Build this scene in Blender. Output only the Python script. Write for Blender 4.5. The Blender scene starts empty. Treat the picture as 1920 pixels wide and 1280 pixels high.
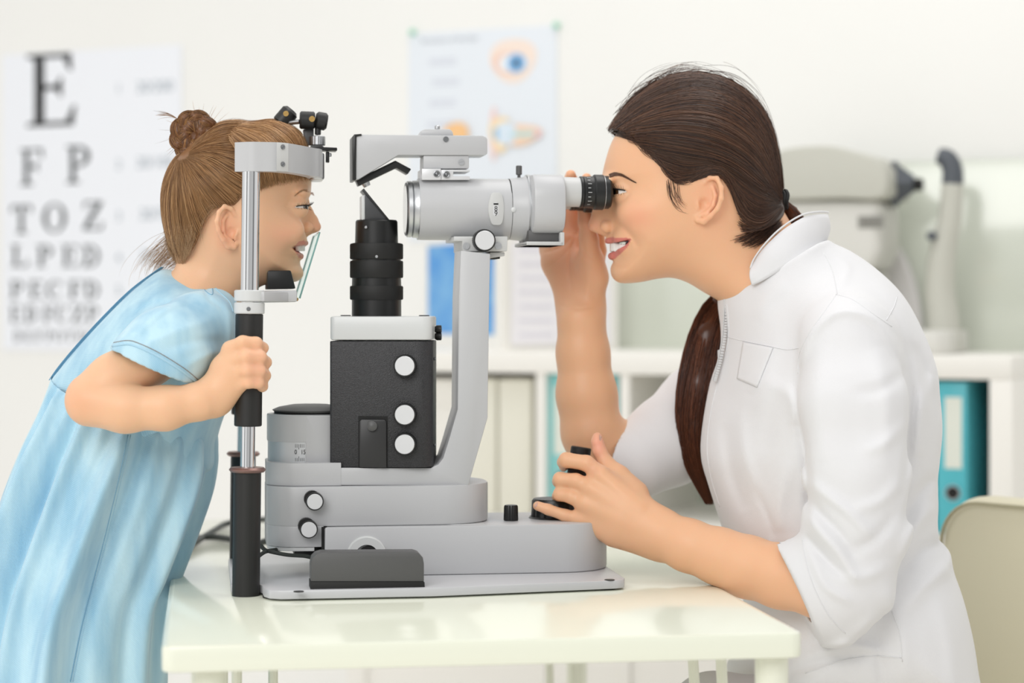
import bpy, bmesh, math, random
import numpy as np
from mathutils import Vector, Matrix, noise
random.seed(4); RNG = np.random.default_rng(7)
C = bpy.context.scene.collection
S = bpy.context.scene
PI = math.pi
# ---------------------------------------------------------------- camera
EYE = (0.0, -2.25, 1.05); FPX = 4000.0
cd = bpy.data.cameras.new('camera'); cam = bpy.data.objects.new('camera', cd); C.objects.link(cam)
cam.location = EYE; cam.rotation_euler = (PI/2, 0, 0)
cd.sensor_width = 36; cd.lens = 75; cd.shift_y = -67/1920
cd.clip_start = .05; cd.clip_end = 60
cd.dof.use_dof = True; cd.dof.focus_distance = 2.26; cd.dof.aperture_fstop = 3.0
S.camera = cam
# ---------------------------------------------------------------- world, lights, exposure
S.view_settings.view_transform = 'Standard'; S.view_settings.look = 'None'
S.view_settings.gamma = 1; S.view_settings.exposure = 0.0; S.view_settings.use_curve_mapping = False
wd = bpy.data.worlds.new('daylight'); S.world = wd; wd.use_nodes = True
nt = wd.node_tree; nt.nodes.clear()
wo = nt.nodes.new('ShaderNodeOutputWorld'); bg = nt.nodes.new('ShaderNodeBackground')
tc = nt.nodes.new('ShaderNodeTexCoord'); sx = nt.nodes.new('ShaderNodeSeparateXYZ')
at2 = nt.nodes.new('ShaderNodeMath'); at2.operation = 'ARCTAN2'
rp = nt.nodes.new('ShaderNodeValToRGB'); mr = nt.nodes.new('ShaderNodeMapRange')
mr.inputs[1].default_value = -PI; mr.inputs[2].default_value = PI
nt.links.new(tc.outputs['Generated'], sx.inputs[0])
nt.links.new(sx.outputs[1], at2.inputs[0]); nt.links.new(sx.outputs[0], at2.inputs[1])
nt.links.new(at2.outputs[0], mr.inputs[0]); nt.links.new(mr.outputs[0], rp.inputs[0])
# bright and dark bands added for metal to reflect, imitating a room with windows
els = [(0.0, 1.15), (.06, 1.5), (.10, 1.6), (.115, .35), (.14, .35), (.155, 1.4), (.20, 1.35), (.215, .8), (.27, .75), (.30, .85), (.345, .8), (.36, .3),
       (.39, .3), (.41, 1.05), (.5, 1.15), (.75, .85), (.9, 1.0), (1.0, 1.15)]
cr = rp.color_ramp
while len(cr.elements) < len(els): cr.elements.new(.5)
for e, (p, v) in zip(cr.elements, els):
    e.position = p; e.color = (v*1.0, v*.995, v*.985, 1)
mz = nt.nodes.new('ShaderNodeMapRange'); mz.inputs[1].default_value = -.5; mz.inputs[2].default_value = .7
mz.inputs[3].default_value = .62; mz.inputs[4].default_value = 1.2
mm = nt.nodes.new('ShaderNodeMath'); mm.operation = 'MULTIPLY'; mm.inputs[1].default_value = .80
nt.links.new(sx.outputs[2], mz.inputs[0]); nt.links.new(mz.outputs[0], mm.inputs[0])
nt.links.new(rp.outputs[0], bg.inputs[0]); nt.links.new(mm.outputs[0], bg.inputs[1]); nt.links.new(bg.outputs[0], wo.inputs[0])
def area(name, loc, target, size, power, col=(1, 1, 1)):
    l = bpy.data.lights.new(name, 'AREA'); l.energy = power; l.shape = 'RECTANGLE'; l.size, l.size_y = size; l.color = col
    o = bpy.data.objects.new(name, l); C.objects.link(o); o.location = loc
    o.rotation_euler = (Vector(target)-Vector(loc)).to_track_quat('-Z', 'Y').to_euler(); return o
area('window_daylight', (-1.1, -3.2, 2.7), (0, .1, .9), (2.2, 1.6), 54, (1, .99, .975))
area('ceiling_lamp', (.4, 0.5, 3.0), (.1, .4, .7), (1.6, .9), 13, (1, .98, .95))
def thin_glass(name, tint):
    m = bpy.data.materials.new(name); m.use_nodes = True; n = m.node_tree; n.nodes.clear(); o = n.nodes.new('ShaderNodeOutputMaterial'); t = n.nodes.new('ShaderNodeBsdfTransparent'); g = n.nodes.new('ShaderNodeBsdfGlossy'); x = n.nodes.new('ShaderNodeMixShader')
    t.inputs[0].default_value = tint; g.inputs['Roughness'].default_value = .02; x.inputs[0].default_value = .08; n.links.new(t.outputs[0], x.inputs[1]); n.links.new(g.outputs[0], x.inputs[2]); n.links.new(x.outputs[0], o.inputs[0]); return m
# ---------------------------------------------------------------- frames and pixel measuring
class Frame:
    def __init__(s, o, yaw): s.o = Vector(o); s.a = yaw; s.c = math.cos(yaw); s.s = math.sin(yaw)
    def world(s, p): return Vector((s.o.x+p[0]*s.c-p[1]*s.s, s.o.y+p[0]*s.s+p[1]*s.c, s.o.z+p[2]))
    def px(s, x, y, v):        # where the sight line of photo point (x, y) meets this frame's depth v -> local point
        dx, dz = (x-960)/FPX, -(y-573)/FPX
        ex, ey = EYE[0]-s.o.x, EYE[1]-s.o.y
        t = (v+s.s*ex-s.c*ey)/(s.c-s.s*dx)
        wx, wy = ex+t*dx, ey+t
        return Vector((wx*s.c+wy*s.s, v, EYE[2]+t*dz-s.o.z))
WORLD = Frame((0, 0, 0), 0)
DEV = Frame((0, 0, .75), math.radians(8.2))
WALL = Frame((0, 1.98, 0), math.radians(-24))
def at(x, y, Y): return WORLD.px(x, y, Y)
def lin(h):
    if isinstance(h, str): h = tuple(int(h[i:i+2], 16)/255 for i in (0, 2, 4))
    return tuple(c/12.92 if c <= .04045 else ((c+.055)/1.055)**2.4 for c in h)+(1,)
def mat(name, col, rough=.5, metal=0, bump=0, bscale=400, var=0, vscale=8, trans=0, sss=0, sheen=0, coat=0, ior=1.5, spec=.5, alpha=1, attr=None, vcol=None):
    m = bpy.data.materials.new(name); m.use_nodes = True; n = m.node_tree; p = n.nodes['Principled BSDF']
    p.inputs['Base Color'].default_value = lin(col); p.inputs['Roughness'].default_value = rough
    p.inputs['Metallic'].default_value = metal; p.inputs['IOR'].default_value = ior; p.inputs['Specular IOR Level'].default_value = spec
    if trans: p.inputs['Transmission Weight'].default_value = trans
    if coat: p.inputs['Coat Weight'].default_value = coat; p.inputs['Coat Roughness'].default_value = .1
    if sheen: p.inputs['Sheen Weight'].default_value = sheen
    if sss:
        p.inputs['Subsurface Weight'].default_value = sss; p.inputs['Subsurface Radius'].default_value = (1, .35, .2)
        p.inputs['Subsurface Scale'].default_value = .006
    g = n.nodes.new('ShaderNodeTexCoord')
    src = None
    if attr:
        a = n.nodes.new('ShaderNodeAttribute'); a.attribute_name = attr; src = a.outputs['Color']
        n.links.new(src, p.inputs['Base Color'])
    if var:
        t = n.nodes.new('ShaderNodeTexNoise'); t.inputs['Scale'].default_value = vscale; t.inputs['Detail'].default_value = 4
        n.links.new(g.outputs['Object'], t.inputs['Vector'])
        x = n.nodes.new('ShaderNodeMix'); x.data_type = 'RGBA'; x.blend_type = 'MIX'
        r = n.nodes.new('ShaderNodeMapRange'); r.inputs[1].default_value = .35; r.inputs[2].default_value = .65
        n.links.new(t.outputs['Fac'], r.inputs[0]); n.links.new(r.outputs[0], x.inputs[0])
        b = lin(col); d = lin(vcol) if vcol else tuple(c*(1-var) for c in b[:3])+(1,)
        x.inputs[6].default_value = b; x.inputs[7].default_value = d
        n.links.new(x.outputs[2], p.inputs['Base Color'])
    if bump:
        t = n.nodes.new('ShaderNodeTexNoise'); t.inputs['Scale'].default_value = bscale; t.inputs['Detail'].default_value = 2
        n.links.new(g.outputs['Object'], t.inputs['Vector'])
        b = n.nodes.new('ShaderNodeBump'); b.inputs['Strength'].default_value = bump; b.inputs['Distance'].default_value = .001
        n.links.new(t.outputs['Fac'], b.inputs['Height']); n.links.new(b.outputs[0], p.inputs['Normal'])
    return m
# ---------------------------------------------------------------- objects
class Thing:
    def __init__(s, name, label, cat, frame=WORLD, loc=(0, 0, 0), group=None):
        s.f = frame; s.off = Vector(loc)
        o = s.e = bpy.data.objects.new(name, None); C.objects.link(o); o.empty_display_size = .05
        o.location = frame.world(loc); o.rotation_euler = (0, 0, frame.a)
        o['label'] = label; o['category'] = cat
        if group: o['group'] = group
def link(me, name, m, T, parent=None, label=None, smooth=32, kind=None):
    for k in (m if isinstance(m, list) else [m]): me.materials.append(k)
    if isinstance(T, Thing):
        me.transform(Matrix.Translation(-T.off)); 
    o = bpy.data.objects.new(name, me); C.objects.link(o)
    if T is not None:
        if isinstance(T, Thing): o.parent = parent or T.e
        elif isinstance(T, Frame): o.location = T.o; o.rotation_euler = (0, 0, T.a)
    if smooth is not None:
        me.polygons.foreach_set('use_smooth', [True]*len(me.polygons))
        if smooth < 180: me.set_sharp_from_angle(angle=math.radians(smooth))
    if label: o['label'] = label
    if kind: o['kind'] = kind
    return o
def fin(bm, name, m, T=None, parent=None, label=None, smooth=32, kind=None):
    bmesh.ops.recalc_face_normals(bm, faces=bm.faces)
    me = bpy.data.meshes.new(name); bm.to_mesh(me); bm.free()
    return link(me, name, m, T, parent, label, smooth, kind)
def tag(o, label, cat, group=None, kind=None):
    o['label'] = label; o['category'] = cat
    if group: o['group'] = group
    if kind: o['kind'] = kind
    return o
def base_origin(o):            # move a single-mesh thing's origin to the middle of its underside
    vs = [v.co for v in o.data.vertices]
    lo = [min(v[i] for v in vs) for i in range(3)]; hi = [max(v[i] for v in vs) for i in range(3)]
    c = Vector(((lo[0]+hi[0])/2, (lo[1]+hi[1])/2, lo[2])); o.data.transform(Matrix.Translation(-c))
    o.location = o.location + Matrix.Rotation(o.rotation_euler[2], 3, 'Z') @ c; return o
# ---------------------------------------------------------------- shapes (all add to a bmesh)
def prism(bm, pts, axis, lo, hi, bev=0, seg=2):
    """closed outline pts (2-tuples) swept along axis 0/1/2 from lo to hi"""
    def P(a, b, h): return [(h, a, b), (a, h, b), (a, b, h)][axis]
    n = len(pts); A = [bm.verts.new(P(a, b, lo)) for a, b in pts]; B = [bm.verts.new(P(a, b, hi)) for a, b in pts]
    fs = [bm.faces.new(A), bm.faces.new(B[::-1])]
    for i in range(n): fs.append(bm.faces.new((A[i], B[i], B[(i+1) % n], A[(i+1) % n])))
    if bev:
        bmesh.ops.recalc_face_normals(bm, faces=fs)
        es = [e for e in set(e for f in fs for e in f.edges) if len(e.link_faces) == 2 and e.calc_face_angle(0) > .6]
        bmesh.ops.bevel(bm, geom=es, offset=bev, segments=seg, affect='EDGES', profile=.5, clamp_overlap=True)
def box(bm, x0, x1, y0, y1, z0, z1, bev=0, seg=2): prism(bm, [(x0, y0), (x1, y0), (x1, y1), (x0, y1)], 2, z0, z1, bev, seg)
def rrect(x0, x1, y0, y1, r, n=8):
    r = r if isinstance(r, (tuple, list)) else (r,)*4   # x0y0 x1y0 x1y1 x0y1
    out = []
    for (cx, cy, a), q in zip(((x0+r[0], y0+r[0], PI), (x1-r[1], y0+r[1], 1.5*PI), (x1-r[2], y1-r[2], 0), (x0+r[3], y1-r[3], PI/2)), r):
        if q <= 1e-6: out.append((cx, cy)); continue
        for i in range(n+1): out.append((cx+q*math.cos(a+i/n*PI/2), cy+q*math.sin(a+i/n*PI/2)))
    return out
def slab(bm, x0, x1, y0, y1, z0, z1, r, bev=.0015, n=10): prism(bm, rrect(x0, x1, y0, y1, r, n), 2, z0, z1, bev)
def basis(d):
    d = Vector(d).normalized(); a = Vector((0, 0, 1)) if abs(d.z) < .9 else Vector((1, 0, 0))
    u = d.cross(a).normalized(); return d, u, d.cross(u)
def lathe(bm, o, d, prof, n=40, knurl=None, sc=(1, 1), caps=True):
    """prof: (distance along d, radius) pairs; knurl=(i0,i1,depth): teeth between those profile rows"""
    d, u, w = basis(d); o = Vector(o); rings = []
    for i, (h, r) in enumerate(prof):
        ring = []
        for k in range(n):
            q = r
            if knurl and knurl[0] <= i <= knurl[1] and k % 2: q = r-knurl[2]
            a = 2*PI*k/n; ring.append(bm.verts.new(o+d*h+u*(q*sc[0]*math.cos(a))+w*(q*sc[1]*math.sin(a))))
        rings.append(ring)
    for a, b in zip(rings, rings[1:]):
        for k in range(n): bm.faces.new((a[k], a[(k+1) % n], b[(k+1) % n], b[k]))
    if caps: bm.faces.new(rings[0][::-1]); bm.faces.new(rings[-1])
def cyl(bm, o, d, r, h, bev=.0008, n=36, **k):
    b = min(bev, r*.4, abs(h)*.4); lathe(bm, o, d, [(0, r-b), (b, r), (h-b, r), (h, r-b)], n, **k)
def tube(bm, pts, r, n=8, caps=True):
    pts = [Vector(p) for p in pts]; rs = r if isinstance(r, (list, tuple)) else [r]*len(pts); rings = []; pu = None
    for i, p in enumerate(pts):
        t = (pts[min(i+1, len(pts)-1)]-pts[max(i-1, 0)]).normalized()
        if pu is None: _, u, _ = basis(t)
        else: u = (pu-t*pu.dot(t)).normalized()
        pu = u; w = t.cross(u)
        rings.append([bm.verts.new(p+(u*math.cos(2*PI*k/n)+w*math.sin(2*PI*k/n))*rs[i]) for k in range(n)])
    for a, b in zip(rings, rings[1:]):
        for k in range(n): bm.faces.new((a[k], a[(k+1) % n], b[(k+1) % n], b[k]))
    if caps: bm.faces.new(rings[0][::-1]); bm.faces.new(rings[-1])
def cat(pts, n=6, closed=False):
    """Catmull-Rom through points of any dimension"""
    P = np.array(pts, float); m = len(P); out = []
    for i in range(m if closed else m-1):
        if closed: p0, p1, p2, p3 = P[(i-1) % m], P[i], P[(i+1) % m], P[(i+2) % m]
        else: p0, p1, p2, p3 = P[max(i-1, 0)], P[i], P[i+1], P[min(i+2, m-1)]
        for k in range(n):
            t = k/n; out.append(.5*(2*p1+(p2-p0)*t+(2*p0-5*p1+4*p2-p3)*t*t+(3*p1-p0-3*p2+p3)*t**3))
    if not closed: out.append(P[-1])
    return np.array(out)
def text_mesh(bm, s, f, x, y, z, size, sx=1):
    cu = bpy.data.curves.new('t', 'FONT'); cu.body = s; cu.size = size; cu.align_x = 'CENTER'; cu.align_y = 'CENTER'
    o = bpy.data.objects.new('t', cu); C.objects.link(o); bpy.context.view_layer.update()
    me = bpy.data.meshes.new_from_object(o.evaluated_get(bpy.context.evaluated_depsgraph_get()))
    bpy.data.objects.remove(o); bpy.data.curves.remove(cu)
    me.transform(Matrix.Translation((x, y, z)) @ Matrix.Rotation(PI/2, 4, 'X') @ Matrix.Diagonal((sx, 1, 1, 1)))
    if f: me.transform(f)
    bm.from_mesh(me); bpy.data.meshes.remove(me)
def screw(bm, o, d, r, h=.0012, slot=0.6):
    """slotted screw head: two half discs with a groove between them, on a low washer"""
    d, u, w = basis(d); u2 = u*math.cos(slot)+w*math.sin(slot); w2 = d.cross(u2); o = Vector(o)
    lathe(bm, o, d, [(-.0005, r), (h*.45, r)], 20)
    for sg in (1, -1):
        pts = [o+u2*(r*math.cos(a))+w2*(sg*(r*.12)+sg*r*.88*math.sin(a)) for a in [PI*i/10 for i in range(11)]]
        A = [bm.verts.new(p+d*h*.3) for p in pts]; B = [bm.verts.new(p+d*h) for p in pts]
        bm.faces.new(A); bm.faces.new(B[::-1])
        for i in range(11): bm.faces.new((A[i], B[i], B[(i+1) % 11], A[(i+1) % 11]))
# ---------------------------------------------------------------- materials
M = dict(
 wall=mat('wall_paint', 'f3f3f0', .9, var=.02, vscale=2), floor=mat('floor_vinyl', 'f3efe8', .35, var=.03, vscale=3),
 table=mat('cream_lacquer', 'e8ebda', .16, coat=.3), tleg=mat('cream_steel', 'e6e8d8', .35),
 grey=mat('grey_enamel', 'bfc0c2', .34, bump=.06, bscale=900), grey2=mat('light_grey_enamel', 'c9cac9', .38),
 brush=mat('brushed_steel', 'c4c6c8', .36, 1, bump=.05, bscale=600), chrome=mat('polished_chrome', 'e6e7e8', .06, 1),
 plate=mat('grey_base_enamel', 'c5c6c9', .28, bump=.05, bscale=500), edge=mat('pale_edge', 'd2d4d4', .3),
 black=mat('black_anodised', '131414', .36), blackp=mat('black_powder_coat', '1f1f21', .42, bump=.6, bscale=900, var=.35, vscale=1100, vcol='38383b'),
 grip=mat('black_grip', '1d1d1c', .45), rub=mat('dark_rubber', '131312', .6), dgrey=mat('dark_grey_plastic', '585858', .45, bump=.1, bscale=800),
 knobw=mat('satin_aluminium', 'dcdddf', .38, .25), brass=mat('brass_screw', 'c9a566', .3, 1), copper=mat('copper_washer', '8d7069', .38, .6),
 glass=mat('clear_glass', 'd9f3ee', .02, trans=1, ior=1.45), glassedge=mat('green_glass_edge', '8ebdb8', .1, trans=.5),
 screw=mat('steel_screw', '8e9092', .3, 1), dark=mat('dark_recess', '0c0c0c', .7), ink=mat('black_ink', '101010', .8),
 paper=mat('chart_paper', 'f1f4fa', .7), inkg=mat('chart_ink', '33393b', .8), cable=mat('black_cable', '2c322e', .5),
 lens=mat('coated_lens', '1a2226', .05, coat=1),
)
# ================================================================ the setting
bm = bmesh.new(); box(bm, -5, 3.6, 0, .08, 0, 3.2); fin(bm, 'wall_back', M['wall'], WALL, kind='structure')
bm = bmesh.new(); box(bm, -6, 6, -5, 6, -.05, 0); fin(bm, 'floor', M['floor'], kind='structure')
bm = bmesh.new(); box(bm, -5, 3.6, -.012, 0, 0, .09, .002); fin(bm, 'baseboard_back', M['edge'], WALL, kind='structure')
# ---------------------------------------------------------------- eye chart
G = {  # serif capitals as outlines in a unit box
'E': [[(0,0),(.95,0),(1,.27),(.94,.27),(.8,.06),(.36,.06),(.36,.5),(.6,.5),(.68,.4),(.72,.4),(.72,.67),(.68,.67),(.6,.57),(.36,.57),(.36,.94),(.74,.94),(.86,.76),(.92,.76),(.9,1),(0,1),(0,.96),(.16,.93),(.16,.07),(0,.04)]],
'F': [[(0,0),(.55,0),(.55,.05),(.37,.07),(.37,.48),(.62,.48),(.7,.38),(.74,.38),(.74,.66),(.7,.66),(.62,.55),(.37,.55),(.37,.94),(.76,.94),(.9,.74),(.96,.74),(.94,1),(0,1),(0,.95),(.16,.93),(.16,.07),(0,.05)]],
'T': [[(.25,0),(.75,0),(.75,.05),(.6,.07),(.6,.94),(.78,.94),(.93,.74),(1,.74),(.97,1),(.03,1),(0,.74),(.07,.74),(.22,.94),(.4,.94),(.4,.07),(.25,.05)]],
'Z': [[(.03,0),(.95,0),(1,.28),(.93,.28),(.8,.07),(.3,.07),(.97,.94),(.97,1),(.1,1),(.06,.75),(.13,.75),(.25,.93),(.68,.93),(.03,.06)]],
'L': [[(0,0),(.95,0),(1,.32),(.93,.32),(.78,.07),(.38,.07),(.38,.93),(.54,.95),(.54,1),(0,1),(0,.95),(.17,.93),(.17,.07),(0,.05)]]}
def arc(cx, cy, rx, ry, a0, a1, n=16): return [(cx+rx*math.cos(a0+(a1-a0)*i/n), cy+ry*math.sin(a0+(a1-a0)*i/n)) for i in range(n+1)]
def ringseg(o, i): return [o[k:k+2]+i[k:k+2][::-1] for k in range(len(o)-1)]
def stem_(x): return [(x-.16,0),(x+.36,0),(x+.36,.05),(x+.2,.07),(x+.2,.93),(x+.2,1),(x-.16,1),(x-.16,.95),(x,.93),(x,.07),(x-.16,.05)]
G['O'] = ringseg(arc(.5,.5,.5,.5,0,2*PI,28), arc(.5,.5,.3,.44,0,2*PI,28))
G['P'] = [stem_(.16)]+ringseg(arc(.45,.72,.48,.28,-PI/2,PI/2), arc(.45,.72,.26,.21,-PI/2,PI/2))+[[(.34,.93),(.46,.93),(.46,1),(.34,1)],[(.34,.44),(.46,.44),(.46,.51),(.34,.51)]]
G['D'] = [stem_(.16)]+ringseg(arc(.42,.5,.55,.5,-PI/2,PI/2), arc(.42,.5,.34,.43,-PI/2,PI/2))+[[(.34,.93),(.43,.93),(.43,1),(.34,1)],[(.34,0),(.43,0),(.43,.07),(.34,.07)]]
G['C'] = ringseg(arc(.52,.5,.5,.5,.6,2*PI-.6,24), arc(.55,.5,.32,.43,.7,2*PI-.7,24))+[[(.86,.66),(.93,.66),(.93,1),(.87,.95),(.86,.85)]]
def letter(bm, ch, x0, x1, y0, y1):
    a = WALL.px(x0, y1, -.0035); b = WALL.px(x1, y0, -.0035)
    for poly in G[ch]: prism(bm, [(a.x+(b.x-a.x)*p, a.z+(b.z-a.z)*q) for p, q in poly], 1, -.0035, -.003)
def papersheet(x0, x1, y0, y1, v, th=.002):
    a = WALL.px(x0, y1, v); b = WALL.px(x1, y0, v)
    bm = bmesh.new(); box(bm, a.x, b.x, v, v+th, a.z, b.z); return bm, a, b
bm, a, b = papersheet(4, 340, 84, 656, -.003)
T = Thing('eye_chart', 'white letter chart with big black E on the wall above the girl', 'eye chart', WALL, ((a.x+b.x)/2, 0, a.z))
fin(bm, 'sheet', M['paper'], T)
bm = bmesh.new(); letter(bm, 'E', 50, 142, 98, 238); fin(bm, 'letter', M['ink'], T)
rows = [('F', 38, 82, 278, 348), ('P', 124, 172, 272, 344), ('T', 20, 60, 384, 438), ('O', 80, 124, 380, 436), ('Z', 154, 193, 377, 431)]
for s, y0, y1, xs in (('LPED', 459, 500, (20, 68, 115, 154)), ('PECFD', 526, 560, (18, 54, 88, 128, 158)), ('EDFCZP', 573, 604, (18, 46, 80, 104, 134, 162)), ('DEFPOTEC', 620, 640, (26, 46, 66, 86, 104, 124, 144, 162))):
    w = {4: 33, 5: 28, 6: 23, 8: 14}[len(s)]
    rows += [(c, x, x+w, y0, y1) for c, x in zip(s, xs)]
for r in rows: bm = bmesh.new(); letter(bm, *r); fin(bm, 'letter', M['inkg'], T)
pink = mat('pale_chart_ink', '9fabb5', .8)
for k, (y, s) in enumerate(((163, '20/200'), (305, '20/100'), (402, '20/70'), (480, '20/50'), (541, '20/40'), (588, '20/30'), (628, '20/25'))):
    bm = bmesh.new(); p = WALL.px(290, y, -.004); text_mesh(bm, s, None, p.x, -.0035, p.z, .034); fin(bm, 'acuity_text', pink, T); bm = bmesh.new(); p = WALL.px(222, y+4, -.004); text_mesh(bm, str(k+1), None, p.x, -.0035, p.z, .030); fin(bm, 'row_number', pink, T)
# ---------------------------------------------------------------- poster
bm, a, b = papersheet(766, 1044, 47, 452, -.003)
T = Thing('anatomy_poster', 'pale blue eye anatomy poster pinned on the wall above the microscope', 'poster', WALL, ((a.x+b.x)/2, 0, a.z))
fin(bm, 'sheet', mat('poster_paper', 'e7edf4', .6), T)
def blob(x, y, rx, ry, v, seed=0, wob=0, n=40):
    c = WALL.px(x, y, v); k = 4.2/4000; bm = bmesh.new()
    pts = []
    for i in range(n):
        t = 2*PI*i/n; q = 1+wob*math.sin(3*t+seed)
        pts.append((c.x+rx*k*q*math.cos(t), c.z+ry*k*q*math.sin(t)))
    prism(bm, pts, 1, v, v+.0004); return bm
for i, (x, y, rx, ry, col, wb) in enumerate([(962, 112, 48, 42, 'f5e4d8', .06), (955, 118, 36, 22, 'f1cfbf', .04), (962, 118, 31, 17, 'edf1f5', .04), (968, 118, 19, 18, '86bdec', 0), (968, 118, 8, 8, '3a5270', 0),
     (925, 250, 7, 52, 'f6d5ce', .05), (938, 250, 22, 34, 'f8e1ba', .1), (975, 252, 42, 20, 'f6d7bd', .1), (948, 250, 23, 22, 'dbe9f5', 0), (930, 250, 5, 12, '9ac4e4', 0), (985, 251, 33, 5, 'bfe0df', 0), (1008, 251, 6, 7, 'f2c3c6', 0),
     (855, 252, 26, 24, 'f6c78f', .05)]):
    fin(blob(x, y, rx, ry, -.0036-.0005*i, i, wb), 'printed_drawing', mat('print_%d' % i, col, .6), T)
bm = bmesh.new()
p = WALL.px(842, 74, -.004); text_mesh(bm, 'Structure of the Eye', None, p.x, -.0035, p.z, .0155)
fin(bm, 'lettering', mat('grey_print', 'a5abb4', .8), T)
ftp = mat('faint_print', 'cfd2de', .8)
for y in (115, 122, 153, 160, 192, 199, 232, 239, 300, 307, 314, 330):
    bm = bmesh.new(); p = WALL.px(800+(y % 7)*2, y, 0); box(bm, p.x, p.x+.06, -.0036, -.003, p.z, p.z+.003); 
    fin(bm, 'text_line', ftp, T)
for x, y in ((1041, 43), (771, 56)):
    p = WALL.px(x, y+4, -.012); bm = bmesh.new(); lathe(bm, p, (0, 1, 0), [(0, .004), (.002, .006), (.008, .006), (.011, .003)], 16)
    fin(bm, 'push_pin', mat('green_pin', '8fd3b6', .4), T)
# ---------------------------------------------------------------- pale green glass board behind the equipment
a = WALL.px(1150, 655, -.02); b = WALL.px(2060, 292, -.02)
T = Thing('glass_board', 'pale green glass board leaning on the wall behind the grey refractometer', 'glass board', WALL, ((a.x+b.x)/2, -.02, a.z))
bm = bmesh.new(); box(bm, a.x, b.x, -.022, -.014, a.z+.002, b.z, .002); fin(bm, 'pane', mat('mint_glass', 'd3d8cc', .12, coat=.5), T)
# ---------------------------------------------------------------- cabinet
CF = -.39
tl = WALL.px(640, 657, CF); tr = WALL.px(1897, 668, CF); ztop = .968
zs = ztop-.038
divs = [WALL.px(x, 800, CF).x for x in (650, 1012, 1170, 1530, 1877)]
cx0, cx1 = tl.x, tr.x
T = Thing('shelf_unit', 'white open cube shelf unit along the wall holding turquoise binders', 'shelf unit', WALL, ((cx0+cx1)/2, CF/2, 0))
white = mat('white_laminate', 'f0eee8', .45)
bm = bmesh.new(); box(bm, cx0, cx1, CF, -.005, zs, ztop, .002); fin(bm, 'top_board', white, T)
for k, x in enumerate((divs[0], divs[4])):
    bm = bmesh.new(); box(bm, x-.019+(.019 if k == 0 else -.0), x+.019+(.019 if k == 0 else 0), CF, -.005, 0, zs, .002); fin(bm, 'side_panel', white, T)
for x in divs[1:4]:
    bm = bmesh.new(); box(bm, x-.009, x+.009, CF+.004, -.012, .05, zs); fin(bm, 'divider', white, T)
zsh = WALL.px(1790, 1003, CF).z
for z in (zsh, zsh-.36, .05):
    bm = bmesh.new(); box(bm, divs[0]+.03, divs[4]-.019, CF+.004, -.012, z-.018, z); fin(bm, 'shelf', white, T)
bm = bmesh.new(); box(bm, cx0+.02, cx1-.02, -.012, -.006, .03, zs); fin(bm, 'back_panel', mat('sage_panel', 'bcc5b8', .5), T)
for x0, x1 in ((divs[0]+.03, divs[1]-.01), (divs[1]+.01, divs[2]-.01), (divs[2]+.01, divs[3]-.01)):
    bm = bmesh.new(); box(bm, x0, x1, CF+.01, CF+.016, .05, zsh-.019); fin(bm, 'door', white, T)
tq = mat('turquoise_board', '57bdca', .4); tqd = mat('pale_turquoise', '8ed0d0', .4); labm = mat('binder_label', 'e2e6dc', .7)
def binder(x0, x1, y0, label, m=tq, dz=0, ring=True, lab=True):
    a = WALL.px(x0, 900, CF+.02); b = WALL.px(x1, 900, CF+.02); top = WALL.px(x1, y0, CF+.02).z
    T = Thing('ring_binder', label, 'binder', WALL, ((a.x+b.x)/2, CF+.16, zsh), 'turquoise binders in the shelf unit')
    bm = bmesh.new(); box(bm, a.x, a.x+.003, CF+.02, CF+.30, zsh, top, .001); box(bm, b.x-.003, b.x, CF+.02, CF+.30, zsh, top, .001)
    box(bm, a.x, b.x, CF+.018, CF+.021, zsh, top, .001); fin(bm, 'cover', m, T)
    bm = bmesh.new(); box(bm, a.x+.004, b.x-.004, CF+.03, CF+.27, zsh+.004, top-.01); fin(bm, 'paper_stack', M['paper'], T)
    w = b.x-a.x; mx = (a.x+b.x)/2+.002
    if lab:
        bm = bmesh.new(); h = top-zsh; box(bm, mx-w*.27, mx+w*.3, CF+.0165, CF+.018, zsh+h*.43, zsh+h*.9); fin(bm, 'spine_label', labm, T)
    if ring:
        bm = bmesh.new(); lathe(bm, (mx, CF+.018, zsh+(top-zsh)*.27), (0, -1, 0), [(0, .013), (.002, .013), (.002, .010)], 24); fin(bm, 'finger_ring', M['brush'], T)
        bm = bmesh.new(); cyl(bm, (mx, CF+.018, zsh+(top-zsh)*.27), (0, -1, 0), .0105, .0032); fin(bm, 'finger_hole', M['dark'], T)
binder(1757, 1813, 716, 'turquoise ring binder with white spine label in the shelf right of the doctor')
binder(1690, 1752, 714, 'darker turquoise ring binder half hidden behind the white coat', mat('deep_turquoise', '2f8f9e', .4))
binder(1026, 1080, 697, 'pale turquoise binder in the shelf left of the raised forearm', tqd)
binder(1108, 1157, 699, 'pale turquoise binder in the shelf right of the raised forearm', tqd)
for x0, x1, l in ((872, 930, 'cream binder left of the pair behind the microscope column'), (934, 996, 'cream binder right of the pair behind the microscope column')):
    a = WALL.px(x0, 900, CF+.03); q = WALL.px(x1, 900, CF+.03); bm = bmesh.new(); box(bm, a.x, q.x, CF+.03, CF+.30, zsh, zs-.012, .004); box(bm, a.x+.006, q.x-.006, CF+.05, CF+.302, zs-.014, zs-.010)
    tag(base_origin(fin(bm, 'binder', mat('cream_board', 'e6e4d6', .5), WALL)), l, 'binder')
# box in the left bay
a = WALL.px(700, 900, CF+.05); b = WALL.px(862, 712, CF+.05)
bm = bmesh.new(); box(bm, a.x, b.x, CF+.05, -.05, zsh, b.z, .004); box(bm, a.x-.003, b.x+.003, CF+.047, -.047, b.z-.05, b.z+.002, .002)
tag(base_origin(fin(bm, 'storage_box', white, WALL)), 'white lidded storage box in the shelf bay behind the lamp housing', 'box')
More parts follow.
